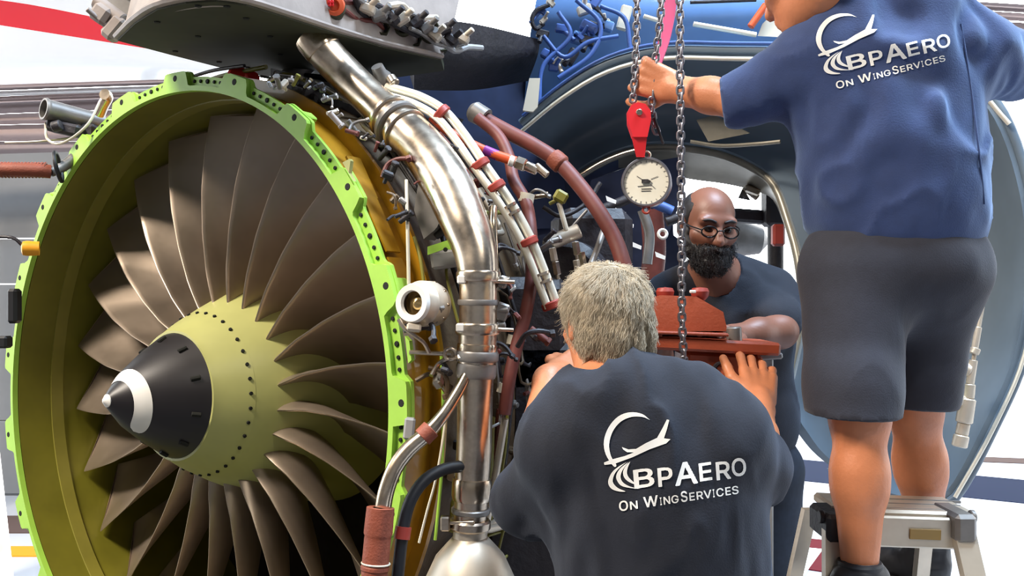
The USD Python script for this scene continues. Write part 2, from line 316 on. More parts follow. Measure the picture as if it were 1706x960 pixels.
# spinner and hub
part(eng, 'hub', L([(0.118, .224), (0.165, .249), (0.24, .285), (0.40, .335), (0.55, .36), (0.58, .2)], 64), 'ring')
sr = part(eng, 'spinner_ring', L([(0.028, .10), (0.028, .172), (0.045, .181), (0.08, .204), (0.118, .2245), (0.122, .22), (0.122, .1)], 64), 'ring', label='pale green rear ring of the spinner with dark bolt heads')
for k in range(36):
    g = k*10+4; part(sr, 'bolt', rod(E(.108, g, .2165)-.001*unit(E(0, g, 1)-C), E(.1055, g, .2225), .0048, 8), 'hole', smooth=False)
sp = part(eng, 'spinner', L([(-.166, .0005), (-.164, .006), (-.15, .024), (-.10, .077), (-.04, .122), (0.0, .148), (0.026, .164), (0.031, .168), (0.031, .15)], 64), 'blackcone', label='matt black spinner cone with a white spiral')
def spirals(s0, s1, w0, w1, g0, g1, n=40):
    prof = A([(-.166, .0005), (-.164, .006), (-.15, .024), (-.10, .077), (-.04, .122), (0.0, .148), (0.03, .168)])
    V = []
    for k in np.linspace(0, 1, n):
        s = s0+(s1-s0)*k; g = g0+(g1-g0)*k; w = (w0+(w1-w0)*k)*math.sqrt(max(0.0, 1-(2*k-1)**8))
        for q in (-.5, -.17, .17, .5):
            tt = s + q*w; R = np.interp(tt, prof[:, 0], prof[:, 1]); V.append(E(tt-.0008, g, R+.0008))
    i = np.arange(n-1)[:, None]*4 + np.arange(3)[None]; i = i.ravel()
    return A(V), np.vstack([np.stack([i, i+1, i+5], 1), np.stack([i, i+5, i+4], 1)])
part(sp, 'white_stripe', spirals(-.121, -.094, .024, .036, 138, -78), 'white', smooth=True, label='white comma stripe on the cone')
part(sp, 'cone_tip', L([(-.1685, .0), (-.1665, .0065), (-.158, .0165), (-.156, .0165)], 24), 'white', label='white tip of the cone')
for g in (22, 58, 94, 130, 166, 202, 238, 274, 310, 346):
    part(sp, 'slot', rod(E(-.012, g, .1425), E(.008, g, .1545), .0062, 8), 'hole', smooth=False)
# 24 fan blades
def blade(g0):
    rs = np.linspace(0.235, .795, 26); V = []; n = 14
    for R in rs:
        x = (R-.235)/.56
        tle = np.interp(R, [.235, .30, .45, .58, .70, .795], [.168, .166, .170, .176, .187, .202]); dg = np.interp(R, [.235, .26, .34, .45, .58, .70, .795], [-1.5, 0.5, 3.2, 3.7, 2.8, 1.2, 0.0])
        chord = .20 + .05*x; st = np.radians(12 + 49*x**0.8); bow = .030*(1-x) + .008
        tk = .020*(1-x)**1.5 + .0055
        s = 0.5-0.5*np.cos(np.linspace(0, np.pi, n)); cam_ = 4*bow*s*(1-s); half = tk*1.6*(np.sqrt(s)*0.9-0.2*s-0.7*s*s)*np.sqrt(np.maximum(1-s, 0.004))+.0007
        for side in (1, -1):
            for q in (range(n) if side > 0 else range(n-2, 0, -1)):
                al, ac = chord*s[q], cam_[q] + side*half[q]
                t = tle + al*math.cos(st) + ac*math.sin(st); c = -al*math.sin(st) + ac*math.cos(st)
                V.append(E(t, g0 + dg + math.degrees(c/R), R))
    m = 2*n-2; k = len(rs); i, j = np.meshgrid(np.arange(k-1), np.arange(m), indexing='ij'); i = i.ravel(); j = j.ravel(); q = (j+1) % m
    f = [np.stack([i*m+j, i*m+q, (i+1)*m+q], 1), np.stack([i*m+j, (i+1)*m+q, (i+1)*m+j], 1)]
    for b in (0, k-1):
        cen = b*m + np.arange(1, m-1); f.append(np.stack([np.full(m-2, b*m), cen, cen+1], 1))
    return A(V), np.vstack(f)
for k in range(24): part(eng, 'fan_blade', blade(98+15*k), 'blade', smooth=40)

# big bleed duct down the near side
DD = [(530, 72, 2.20), (548, 95, 2.20), (580, 128, 2.20), (625, 172, 2.16), (662, 207, 2.11), (700, 243, 2.06), (741, 300, 1.98), (772, 365, 1.93), (792, 420, 1.90), (797, 480, 1.88), (796, 560, 1.88), (792, 640, 1.88), (790, 740, 1.88), (786, 815, 1.88), (783, 880, 1.88)]
DR = [.044, .044, .044, .044, .050, .053, .055, .052, .046, .040, .040, .0375, .037, .036, .034]
dpts = [W(*p) for p in DD]
bd = part(eng, 'bleed_duct', tube(dpts, DR, 40, 0.008), 'steel', smooth=60, label='thick bright bent steel air duct running down the near side of the fan case')
def duct_at(px, py): 
    d = np.interp(py, [p[1] for p in DD], [p[2] for p in DD]); return W(px, py, d), np.interp(py, [p[1] for p in DD], DR)
def band(i, f, w, dr, m, name, prof=None, lab=None):
    p = dpts[i]*(1-f) + dpts[i+1]*f; R = DR[i]*(1-f)+DR[i+1]*f; d = unit(dpts[i+1]-dpts[i])
    part(bd, name, lathe(p, d, [(-w/2, R-.004), (-w/2, R+dr*.6), (-w*.3, R+dr), (w*.3, R+dr), (w/2, R+dr*.6), (w/2, R-.004)], 40), m, label=lab)
band(0, .0, .05, .004, 'heat', 'duct_lip'); band(4, -.35, .012, .006, 'steel', 'band_clamp'); band(4, .0, .018, .010, 'greypart', 'band_clamp'); band(4, .35, .010, .007, 'steel', 'band_clamp')
band(9, -.25, .022, .007, 'steel', 'band_clamp'); band(9, .3, .012, .003, 'greypart', 'band_clamp'); band(9, .85, .024, .007, 'steel', 'band_clamp'); band(10, .25, .018, .003, 'heat', 'band_clamp')
band(10, .42, .022, .007, 'greypart', 'sleeve_joint'); band(10, .72, .030, .004, 'greypart', 'sleeve_joint'); band(13, .0, .045, .006, 'heat', 'band_clamp'); band(13, .55, .012, .006, 'greypart', 'band_clamp'); band(13, .9, .022, .009, 'steel', 'band_clamp')
for px, py in ((769, 466), (767, 546)):
    p = W(px, py, 1.85); part(bd, 'clamp_bolt', rbox(p, (.018, .018, .018), .003), 'white')
    part(bd, 'clamp_screw', rod(p, W(px+88, py+4, 1.87), .0045), 'steel')
for px, py, s in ((835, 520, .03), (838, 470, .02), (830, 545, .018)): part(bd, 'clamp_lug', cat(rbox(W(px, py, 1.88), (s, .02, s*1.3), .004, axes(0, 0, 20)), rod(W(px-18, py, 1.88), W(px+12, py-4, 1.87), .006)), 'greypart')
# canister at the duct's foot
cc = W(783, 1010, 1.88)
cn = part(eng, 'canister', lathe(cc, (0, 0, 1), [(-.16, .0), (-.15, .07), (-.07, .096), (0, .1), (.06, .093), (.105, .072), (.13, .05), (.145, .036), (.165, .034), (.165, 0)], 48), 'alu', label='rounded pale grey canister under the steel duct')
part(cn, 'clamp_ring', ringtorus(cc + A([.03, -.012, -.01]), (.93, -.36, .1), .098, .006, 48), 'dark'); part(cn, 'seam_ring', ringtorus(cc + A([.026, -.01, -.01]), (.93, -.36, .1), .101, .003, 48), 'steel')
part(cn, 'clamp_bolt', cat(rbox(W(742, 872, 1.86), (.02, .02, .03), .003), rod(W(742, 872, 1.86), W(790, 870, 1.84), .004)), 'steel')
# regulator valve with a bright ring face
vf = W(687, 505, 1.83); vd = unit(-a*1.0 + A([-.05, -.35, .06]))
vv = part(eng, 'regulator_valve', lathe(vf, -vd, [(.004, .028), (.0, .031), (.004, .041), (.022, .043), (.028, .048), (.060, .0495), (.066, .046), (.075, .046), (.078, .03), (.09, .02), (.09, 0)], 40), 'alu', label='short cylindrical valve with a bright ring face')
part(vv, 'ring_face', lathe(vf, vd, [(-.004, .024), (.004, .026), (.005, .038), (-.004, .041)], 40), 'white'); part(vv, 'valve_core', lathe(vf, vd, [(-.022, .03), (-.02, .024), (-.010, .012), (-.007, 0)], 28), 'lens')
for k in range(10): part(vv, 'bolt', rod(vf - vd*.062 + .0475*(math.cos(k*.628)*frame(vd)[0]+math.sin(k*.628)*frame(vd)[1]), vf - vd*.054 + .0475*(math.cos(k*.628)*frame(vd)[0]+math.sin(k*.628)*frame(vd)[1]), .004, 8), 'steel', smooth=False)
part(vv, 'lever', tube([W(664, 532, 1.83), W(675, 548, 1.83), (W(705, 570, 1.85)), W(715, 588, 1.86)], .0045, 8), 'steel')
part(vv, 'link_rod', tube([W(682, 587, 1.87), W(722, 589, 1.87), W(752, 590, 1.87)], .005, 10), 'steel'); part(vv, 'rod_end', ringtorus(W(750, 590, 1.865), (0, 1, 0), .012, .004, 16, 8), 'steel')
# tubes and hoses
def pipe(name, px, R, rad, m, label=None, n=16, step=.012): return part(eng, name, tube(cp(px, R), rad, n, step), m, smooth=60, label=label)
def dpipe(name, pd, rad, m, label=None, n=16, step=.012): return part(eng, name, tube([W(*p) for p in pd], rad, n, step), m, smooth=60, label=label)
S1 = [(640, 150), (668, 157), (700, 168), (736, 190), (768, 228), (800, 275), (826, 312), (852, 352), (880, 404), (905, 465), (921, 508)]
SD = [2.20, 2.17, 2.13, 2.10, 2.08, 2.06, 2.05, 2.05, 2.05, 2.05, 2.05]
sv = dpipe('bright_tube', [(p[0]+5, p[1]-5, d) for p, d in zip(S1, SD)], .0105, 'tubewhite', 'pair of slim bright tubes held by red clamps')
part(sv, 'second_tube', tube([W(p[0]-8, p[1]+6, d-.01) for p, d in zip(S1, SD)], .0095, 14, .012), 'tubewhite', smooth=60)
for i, dx in ((3, 0), (5, 8), (6, 0), (8, 0), (10, 0)):
    p = W(S1[i][0]-1, S1[i][1], SD[i]); d = unit(W(*S1[min(i+1, 10)], SD[i]) - W(*S1[i-1], SD[i])); part(sv, 'red_clamp', lathe(p, d, [(-.009, .012), (-.009, .022), (-.006, .025), (.006, .025), (.009, .022), (.009, .012)], 20), 'redclamp')
for i in (7, 9):
    p = W(S1[i][0]-1, S1[i][1], SD[i]); d = unit(W(*S1[i+1], SD[i]) - W(*S1[i-1], SD[i]))
    for o in (-.014, .004): part(sv, 'ferrule', lathe(p + d*o, d, [(0, .008), (0, .021), (.006, .021), (.006, .008)], 18), 'steel')
h1 = dpipe('brown_hose', [(785, 185, 2.36), (815, 203, 2.34), (850, 222, 2.32), (890, 243, 2.30), (930, 270, 2.28), (968, 312, 2.25), (1000, 356, 2.22), (1024, 398, 2.20), (1038, 438, 2.18), (1046, 475, 2.17)], .0195, 'hose', 'long reddish brown hose curving down towards the dial')
part(h1, 'coupling', lathe(W(929, 269, 2.28), W(968, 312, 2.25)-W(890, 243, 2.30), [(-.02, .017), (-.018, .024), (-.006, .0255), (.012, .0255), (.016, .023), (.02, .017)], 20), 'hose2')
part(h1, 'end_fitting', lathe(W(800, 192, 2.34), W(785, 185, 2.36)-W(850, 222, 2.32), [(-.02, .016), (-.02, .026), (.02, .028), (.03, .02)], 20), 'greypart')
h2 = dpipe('brown_hose', [(795, 196, 2.30), (830, 226, 2.28), (848, 262, 2.24), (856, 300, 2.2), (876, 336, 2.17), (884, 380, 2.12), (886, 430, 2.1), (884, 476, 2.08), (874, 530, 2.06), (860, 580, 2.05), (848, 635, 2.04), (840, 690, 2.04)], .015, 'hose', 'thin brown hose with pale ferrules beside the steel duct')
for px, py in ((877, 330), (858, 567), (842, 647)): part(h2, 'ferrule', lathe(W(px, py, np.interp(py, [196, 336, 430, 690], [2.3, 2.17, 2.1, 2.04])), W(-.25, 1, 0)*0+A([-.2, -.02, -1.0]), [(-.011, .014), (-.011, .019), (.011, .019), (.011, .014)], 18), 'cream')
ot = dpipe('orange_tube', [(720, 195, 2.18), (748, 220, 2.17), (790, 243, 2.16), (825, 258, 2.15), (862, 270, 2.14)], .012, 'orange', 'short orange-red tube with a silver end fitting')
part(ot, 'violet_band', rod(W(806, 250, 2.155), W(830, 260, 2.15), .0128), 'violet'); part(ot, 'white_band', rod(W(848, 267, 2.14), W(857, 270, 2.14), .0132), 'white')
part(ot, 'end_nut', cat(rod(W(860, 270, 2.14), W(876, 276, 2.135), .017, 6), rod(W(876, 276, 2.135), W(895, 284, 2.13), .012), rod(W(893, 276, 2.13), W(912, 292, 2.12), .009)), 'steel')
dpipe('gold_tube', [(822, 346, 1.98), (821, 372, 1.96), (823, 420, 1.95), (824, 462, 1.94)], .0095, 'heat', 'short upright bronze tube beside the duct')
lp = dpipe('elbow_pipe', [(786, 610, 1.86), (762, 655, 1.84), (738, 692, 1.82), (712, 722, 1.81), (682, 748, 1.80), (658, 780, 1.79), (643, 820, 1.78), (636, 862, 1.78)], [.011, .012, .013, .0155, .0165, .0165, .0165, .0165], 'heat', 'bent bronze-coloured pipe with a brown collar')
part(lp, 'collar', lathe(W(711, 722, 1.81), W(682, 748, 1.80)-W(738, 692, 1.82), [(-.014, .013), (-.012, .02), (.012, .02), (.014, .013)], 20), 'hose2')
sl = part(eng, 'rust_sleeve', lathe(W(634, 846, 1.775), W(621, 985, 1.76)-W(634, 846, 1.775), [(0, .015), (0, .0275), (.05, .0285), (.055, .026), (.06, .0265), (.112, .0265), (.114, .028), (.12, .028), (.122, .026), (.21, .025), (.21, 0)], 28), 'hose2', label='rust brown sleeve on the foot of the bent pipe')
part(sl, 'tie_wire', ringtorus(W(626, 939, 1.765), W(621, 985, 1.76)-W(634, 846, 1.775), .0272, .002, 24, 6), 'cream')
bh = dpipe('black_hose', [(775, 776, 1.86), (740, 782, 1.85), (708, 800, 1.83), (685, 832, 1.81), (674, 868, 1.80), (668, 910, 1.79), (660, 985, 1.78)], .0125, 'black', 'black rubber hose arching beside the bent pipe')
part(bh, 'collar', lathe(W(671, 888, 1.795), W(668, 910, 1.79)-W(674, 868, 1.80), [(-.012, .01), (-.012, .016), (.012, .016), (.012, .01)], 18), 'redclamp')
dpipe('wire', [(747, 640, 1.93), (742, 700, 1.9), (728, 790, 1.87), (712, 850, 1.86), (698, 905, 1.85)], .0028, 'tubewhite', n=8)
dpipe('wire', [(735, 590, 1.95), (738, 660, 1.94), (736, 780, 1.92), (725, 900, 1.91)], .0035, 'lime', n=8)
dpipe('cream_rod', [(677, 300, 1.98), (679, 380, 1.95), (681, 474, 1.93)], .0042, 'tubewhite', 'thin upright cream rod above the valve', n=10)
dpipe('wire', [(690, 395, 1.97), (700, 430, 1.95), (706, 470, 1.94)], .004, 'olive2', n=8)
# brackets, boxes and covers on the case
part(eng, 'grey_cover', slab([W(698, 306, 2.0), W(716, 318, 2.0), W(733, 368, 1.98), (W(728, 378, 1.98)), W(722, 384, 1.98), W(702, 398, 1.98), W(690, 350, 2.0)], (.02, .06, 0)), 'greypart', label='grey spotted cover beside the steel duct')
part(eng, 'yellow_bracket', prism(Polygon([(0, 0), (.035, .012), (.06, .012), (.065, .03), (.05, .034), (.0, .018)]), W(712, 425, 1.95), (1, 0, 0), (0, 0, 1), (0, .008, 0)), 'lime')
part(eng, 'bracket_hole', rod(W(742, 416, 1.945), W(742, 416, 1.952), .005, 10), 'hole', smooth=False)
part(eng, 'grey_cover', rbox(W(745, 432, 2.0), (.07, .05, .04), .006, axes(0, 0, -8)), 'grey')
part(eng, 'green_bracket', slab([cyl(566, 270, .86), cyl(578, 264, .88), cyl(593, 270, .88), cyl(590, 290, .86), cyl(578, 300, .86)], a*.01), 'ring', label='pale green hexagonal bracket behind the flange')
part(eng, 'green_bracket', slab([cyl(664, 560, .86), cyl(684, 568, .87), cyl(694, 580, .87), (cyl(690, 600, .87)), cyl(672, 606, .86)], a*.01), 'lime')
part(eng, 'white_block', rbox(W(682, 714, 1.86), (.022, .02, .045), .004, axes(0, 0, 6)), 'grey')
for x0, y0, x1, y1, w in ((575, 262, 604, 330, .05), (600, 325, 642, 420, .05), (643, 430, 668, 490, .05)):
    n = 5; rows = [[cyl(x0+(x1-x0)*q, y0+(y1-y0)*q, .838 if k else .836) + a*(.0 + .045*k) for q in np.linspace(0, 1, n)] for k in (0, 1)]
    part(eng, 'amber_pad', loft(rows, .006, 3), 'amber', label='amber protective pad')
# top of the case: small fittings
for k, (px, py, R, s, m) in enumerate([(448, 132, .88, .022, 'grey'), (470, 140, .9, .03, 'greypart'), (492, 128, .9, .026, 'pylon2'), (508, 138, .9, .02, 'greypart'), (528, 150, .92, .03, 'dark'), (545, 165, .92, .026, 'greypart'), (560, 190, .9, .03, 'pylon2'), (585, 212, .9, .03, 'greypart'), (610, 222, .92, .022, 'dark'), (632, 250, .92, .03, 'dark'), (650, 285, .92, .035, 'dark'), (664, 330, .9, .03, 'brown_case'), (668, 365, .9, .03, 'dark'), (705, 300, .95, .02, 'pylon2'), (745, 390, .93, .05, 'dark'), (700, 540, .90, .05, 'dark'), (735, 520, .92, .03, 'greypart'), (748, 610, .92, .035, 'dark'), (722, 640, .88, .05, 'brown_case'), (760, 240, 1.0, .02, 'dark'), (800, 300, .98, .03, 'dark'), (812, 335, .98, .022, 'dark'), (846, 420, 1.0, .03, 'dark'), (850, 480, 1.0, .02, 'greypart'), (852, 520, 1.0, .028, 'dark'), (835, 590, .98, .03, 'dark'), (905, 330, 1.0, .028, 'greypart'), (915, 400, 1.0, .035, 'greypart'), (900, 560, 1.0, .045, 'dark')]):
    for q in range(3):
        z = s*rng.uniform(.28, .5); p = cyl(px + rng.uniform(-11, 11), py + rng.uniform(-9, 9), R + .012*q); ax = A(axes(rng.uniform(-60, 60), rng.uniform(-60, 60), rng.uniform(-60, 60)))
        kind = rng.integers(0, 3)
        if kind == 0: g = cat(rod(p - ax[0]*z*1.3, p + ax[0]*z*1.2, z*.45, 12), rod(p + ax[0]*z*1.1, p + ax[0]*z*1.6, z*.62, 6))
        elif kind == 1: g = cat(rbox(p, (z*1.6, z, z*.9), z*.2, ax), rod(p, p + ax[1]*z*1.4, z*.28, 10))
        else: g = cat(tube([p - ax[0]*z*2.2, p - ax[0]*z*.6 + ax[2]*z, p + ax[0]*z*.8 + ax[2]*z*.6, p + ax[0]*z*2 - ax[2]*z*.6], z*.30, 8, .01), rod(p + ax[0]*z*1.7 - ax[2]*z*.5, p + ax[0]*z*2.3 - ax[2]*z*.8, z*.5, 6))
        part(eng, 'fitting', g, m if q != 1 else rng.choice(['alu', 'hose', 'greypart', 'olive2', 'dark', 'heat']))
for k in range(56):   # wiring looms and small tubes wrapped round the near side of the case
    t0, g0 = rng.uniform(.14, .5), rng.uniform(-45, 84); R = rng.uniform(.865, .92); n = rng.integers(3, 6); P = [E(t0, g0, R)]
    for j in range(n):
        if rng.random() < .6: g0 += rng.uniform(5, 16)*(1 if rng.random() < .6 else -1)
        else: t0 = np.clip(t0 + rng.uniform(-.12, .12), .15, .56)
        P.append(E(t0, g0, R + rng.uniform(-.012, .012)))
    part(eng, 'small_tube', tube(P, rng.choice([.0035, .005, .0065, .009]), 8, .03), rng.choice(['dark', 'greypart', 'hose', 'alu', 'brown_case', 'dark', 'olive2']), smooth=60)
for k in range(26):
    t0, g0 = rng.uniform(.17, .54), rng.uniform(-35, 80); s = rng.uniform(.015, .04); nrm = unit(E(0, g0, 1)-C); ax = A([np.cross(a, nrm), a, nrm]); p = E(t0, g0, .855)
    part(eng, 'fitting', cat(rbox(p, (s, s*1.5, s), s*.15, ax), rod(p, p+nrm*s*1.1, s*.32, 10), rod(p-ax[0]*s, p+ax[0]*s, s*.2, 10)), rng.choice(['dark', 'greypart', 'brown_case', 'alu', 'dark']))
# accessory cluster behind the slim tubes
cl = part(eng, 'actuator', rod(W(918, 404, 2.25), W(966, 384, 2.25), .019, 20), 'alu', label='pale cylindrical actuator lying level')
part(cl, 'piston_rod', rod(W(931, 338, 2.24), W(944, 384, 2.24), .0065), 'tubewhite'); part(cl, 'clevis', cat(rbox(W(934, 328, 2.24), (.035, .03, .03), .006, axes(0, 0, 30)), rod(W(915, 340, 2.24), W(934, 330, 2.24), .005)), 'olive2')
for px, py in ((920, 425), (958, 415), (968, 432), (925, 448), (960, 445)): part(cl, 'pipe_union', cat(rod(W(px, py-12, 2.23), W(px+4, py+10, 2.23), .010, 6), rod(W(px+3, py+8, 2.23), W(px+6, py+24, 2.23), .006)), rng.choice(['steel', 'alu']))
part(eng, 'gear_housing', cat(rbox(W(985, 430, 2.42), (.2, .16, .26), .03, axes(10)), lathe(W(940, 470, 2.3), (-.3, -1, 0), [(-.2, .11), (0, .11), (.02, .09), (.02, 0)], 28), rbox(W(890, 560, 2.3), (.18, .2, .3), .03), rbox(W(905, 690, 2.3), (.2, .2, .4), .03), rbox(W(900, 860, 2.3), (.3, .2, .3), .03)), 'dark')
dpipe('small_tube', [(905, 345, 2.3), (935, 360, 2.3), (975, 340, 2.32), (1000, 305, 2.34)], .006, 'dark'); dpipe('small_tube', [(950, 382, 2.3), (978, 350, 2.3)], .004, 'greypart', n=8)
dpipe('small_tube', [(985, 440, 2.2), (1000, 400, 2.25), (1010, 360, 2.3), (990, 330, 2.34)], .008, 'greypart')
# far side: pipe stub, wiring and a hose on the left of the fan case
st = part(eng, 'pipe_stub', lathe(W(72, 181, 2.62), W(172, 205, 2.75)-W(72, 181, 2.62), [(.03, .025), (0, .026), (0, .032), (.006, .034), (.014, .030), (.12, .027), (.17, .030), (.18, .0)], 24), 'greypart', label='open grey pipe stub left of the fan case')
part(st, 'valve_body', cat(rbox(W(110, 215, 2.66), (.10, .06, .035), .008, axes(0, 0, 12)), rod(W(88, 212, 2.62), W(102, 208, 2.62), .016), rbox(W(150, 222, 2.7), (.05, .05, .05), .01)), 'dark'); part(st, 'elbow', tube([W(166, 190, 2.66), W(172, 175, 2.64), W(179, 162, 2.62), W(174, 157, 2.6)], .016, 14), 'steel')
part(st, 'wire', tube([W(165, 172, 2.6), (W(148, 205, 2.58)), W(120, 230, 2.58), W(95, 240, 2.6), W(78, 230, 2.62), W(76, 205, 2.64)], .004, 8), 'cream')
part(st, 'wire', tube([W(8, 238, 2.6), W(60, 236, 2.62), W(100, 232, 2.66), W(150, 225, 2.7)], .003, 8), 'cream')
oh = part(eng, 'ribbed_hose', tube([W(-40, 283, 2.56), W(20, 283, 2.58), W(60, 284, 2.6), (W(84, 286, 2.62))], .020, 18), 'hose2', smooth=60, label='orange-brown ribbed hose left of the fan case')
for k in range(20): part(oh, 'rib', ringtorus(W(-30+5.6*k, 283+.02*k, 2.56+.003*k), (1, .25, 0), .0205, .0035, 18, 6), 'hose2')
part(oh, 'hose_ring', ringtorus(W(97, 278, 2.6), (.95, .3, .2), .042, .006, 24, 8), 'black'); part(oh, 'elbow', tube([W(84, 286, 2.62), W(100, 280, 2.64), W(118, 268, 2.66), W(128, 258, 2.68)], .016, 14), 'greypart')
part(eng, 'yellow_cap', lathe(W(46, 414, 2.56), (-.9, -.4, 0), [(-.03, .02), (0, .022), (.012, .02), (.016, .01), (.016, 0)], 18), 'yellow', label='orange-yellow cap on the far side of the flange')
part(eng, 'small_tube', tube([W(-20, 394, 2.55), W(20, 396, 2.55), W(36, 408, 2.56)], .005, 8), 'dark')
part(eng, 'black_clip', rbox(W(24, 510, 2.6), (.03, .04, .1), .008), 'black'); part(eng, 'black_clip', rbox(W(5, 570, 2.6), (.04, .04, .035), .006), 'black')
part(eng, 'red_cap', cat(lathe(W(396, 126, 2.50), (.2, -1, .1), [(-.05, .026), (0, .028), (.008, .02), (.008, 0)], 20), lathe(W(420, 130, 2.52), (.2, -1, .1), [(-.05, .018), (0, .02), (.006, .014), (.006, 0)], 18)), 'redcap', label='red protective caps under the pylon')
part(eng, 'black_clip', rbox(W(402, 142, 2.5), (.05, .05, .02), .005), 'black')
sm = part(eng, 'sensor', lathe(W(636, 128, 2.22), (-.3, -.6, .7), [(-.04, .0), (-.04, .022), (0, .024), (.012, .017), (.03, .015), (.03, 0)], 20), 'greypart'); part(sm, 'sensor_cap', rod(W(650, 130, 2.2), W(658, 140, 2.19), .014), 'steel')
# stand rails under the engine (outside the frame's foot) so that it rests on the floor
for s in (-.35, .35): part(eng, 'cradle_leg', cat(rbox(C + a*.45 + r_*s + A([0, 0, -1.0]), (.10, .10, .44), .01), rbox(C + a*.45 + r_*s + A([0, 0, -1.2]), (.14, .5, .04), .01)), 'dark')
# ------------------------------------------------------------------ pylon above the engine
py_ = thing('engine_pylon', 'grey riveted pylon beam with a row of openings above the fan case', 'pylon', W(480, 60, 2.6))
def UP(px, py): return W(px, py, .438/((CY-py)/F-.08))          # the beam's sloping underside
UN = [(x, y, .438/((CY-y)/F-.08)) for x, y in ((196, 68), (225, 40), (262, 17), (310, 6), (360, 3), (410, 10), (470, 28), (560, 57), (640, 80), (735, 101), (740, 118), (640, 132), (520, 129), (440, 127), (380, 116), (290, 93))]
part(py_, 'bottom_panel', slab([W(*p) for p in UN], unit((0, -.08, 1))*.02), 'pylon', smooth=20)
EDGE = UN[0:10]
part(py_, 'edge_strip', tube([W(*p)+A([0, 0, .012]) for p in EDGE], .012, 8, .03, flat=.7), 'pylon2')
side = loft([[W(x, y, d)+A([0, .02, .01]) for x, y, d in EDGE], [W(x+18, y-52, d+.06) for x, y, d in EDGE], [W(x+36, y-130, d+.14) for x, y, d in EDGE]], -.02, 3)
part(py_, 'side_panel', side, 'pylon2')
def side_at(x, y):
    e = np.interp(x - .35*max(0, np.interp(x, [q[0] for q in EDGE], [q[1] for q in EDGE])-y), [q[0] for q in EDGE], [q[2] for q in EDGE]); return W(x, y, e+.05)
for x, y, d in [(262, 36, 2.36), (410, 30, 2.4), (330, 60, 2.43), (292, 85, 2.5), (365, 103, 2.56), (413, 112, 2.6), (467, 90, 2.62), (378, 10, 2.23), (330, 9, 2.24), (525, 100, 2.66), (590, 112, 2.75), (450, 60, 2.5), (520, 60, 2.5)]:
    q = UP(x, y); part(py_, 'rivet', rod(q - A([0, 0, .003]), q + A([0, 0, .003]), .0075, 8), 'hole', smooth=False)
for x, y, d, s in [(636, 48, 0, .030), (668, 42, 0, .045), (712, 52, 0, .05), (556, 14, 0, .04), (688, 66, 0, .034), (735, 75, 0, .034)]:
    q = side_at(x, y); part(py_, 'opening', lathe(q, (.35, -1, .05), [(-.03, s*.4), (.012, s*.5), (.016, s*.62), (.012, s*.70), (-.03, s*.7)], 7 if s < .04 else 18), 'pylon')
    part(py_, 'opening_shadow_plate', lathe(q, (.35, -1, .05), [(.004, s*.5), (.005, 0)], 18), 'hole')
oc = part(py_, 'orange_connector', lathe(side_at(556, 12)-A([0,.01,0]), (.3, -1, -.2), [(-.02, .03), (0, .03), (.01, .025), (.012, .015), (.004, .012), (.004, 0)], 20), 'orange', label='round orange connector on the pylon side'); part(oc, 'pin', cat(*[rod(side_at(552+5*i, 8+5*j)-A([0,.02,0]), side_at(552+5*i, 8+5*j)-A([0,.028,0]), .004, 8) for i in (0, 1) for j in (0, 1)]), 'red')
part(py_, 'end_bracket', cat(rbox(W(172, 26, 2.40), (.05, .06, .05), .01, axes(0, 0, 35)), rod(W(145, 15, 2.36), W(176, 42, 2.39), .007), rbox(W(192, 48, 2.4), (.04, .05, .07), .01, axes(0, 0, 40)), rod(W(160, 2, 2.4), W(205, 35, 2.4), .02)), 'pylon2')
part(py_, 'end_bracket', cat(rbox(W(205, 15, 2.44), (.09, .06, .07), .012, axes(0, 0, 30)), rbox(W(232, -5, 2.44), (.12, .06, .06), .012, axes(0, 0, 25))), 'greypart')
for k in range(16):
    x0 = rng.uniform(540, 730); y0 = np.interp(x0, [540, 740], [-5, 55]) + rng.uniform(-20, 12); d0 = np.interp(x0, [540, 740], [2.18, 2.5])-.03
    P = [W(x0 + 22*j + rng.uniform(-8, 8), y0 + 9*j + rng.uniform(-14, 10), d0 + .05*j) for j in range(5)]
    part(py_, 'wire', tube(P, rng.choice([.004, .006, .009]), 8, .03), rng.choice(['greypart', 'dark', 'alu', 'hose', 'grey']))
for k in range(10):
    x0 = rng.uniform(600, 790); y0 = np.interp(x0, [600, 790], [10, 70]) + rng.uniform(-8, 10); q = W(x0, y0, np.interp(x0, [560, 790], [2.2, 2.6])-.03)
    part(py_, 'bracket', cat(rbox(q, (.04, .03, .025), .005, axes(0, 0, rng.uniform(-50, 50))), rod(q, q+A([.03, -.02, .02]), .008)), rng.choice(['greypart', 'alu', 'dark']))
part(py_, 'aft_beam', loft([[W(690, 30, 2.75), W(790, 40, 2.95), W(900, 66, 3.2)], [W(690, 95, 2.8), W(790, 105, 3.0), W(895, 95, 3.2)], [W(690, 150, 3.0), W(790, 150, 3.15), W(880, 135, 3.3)]], .05, 4), 'dark')
part(py_, 'aft_fairing', loft([[W(600, 90, 3.1), W(740, 100, 3.25), W(900, 80, 3.45)], [W(600, 230, 3.2), W(740, 250, 3.35), W(930, 235, 3.5)], [W(600, 330, 3.3), W(740, 380, 3.4), W(950, 380, 3.55)]], .05, 4), 'navygrey')
part(py_, 'mount_link', cat(rod(E(.32, 92, .85), W(520, 100, 2.72), .03), rod(E(.36, 80, .85), W(600, 110, 2.85), .03)), 'greypart')
part(py_, 'hanger', rbox(W(560, -330, 2.75), (.5, .3, 1.0), .02, axes(-35)), 'pylon')
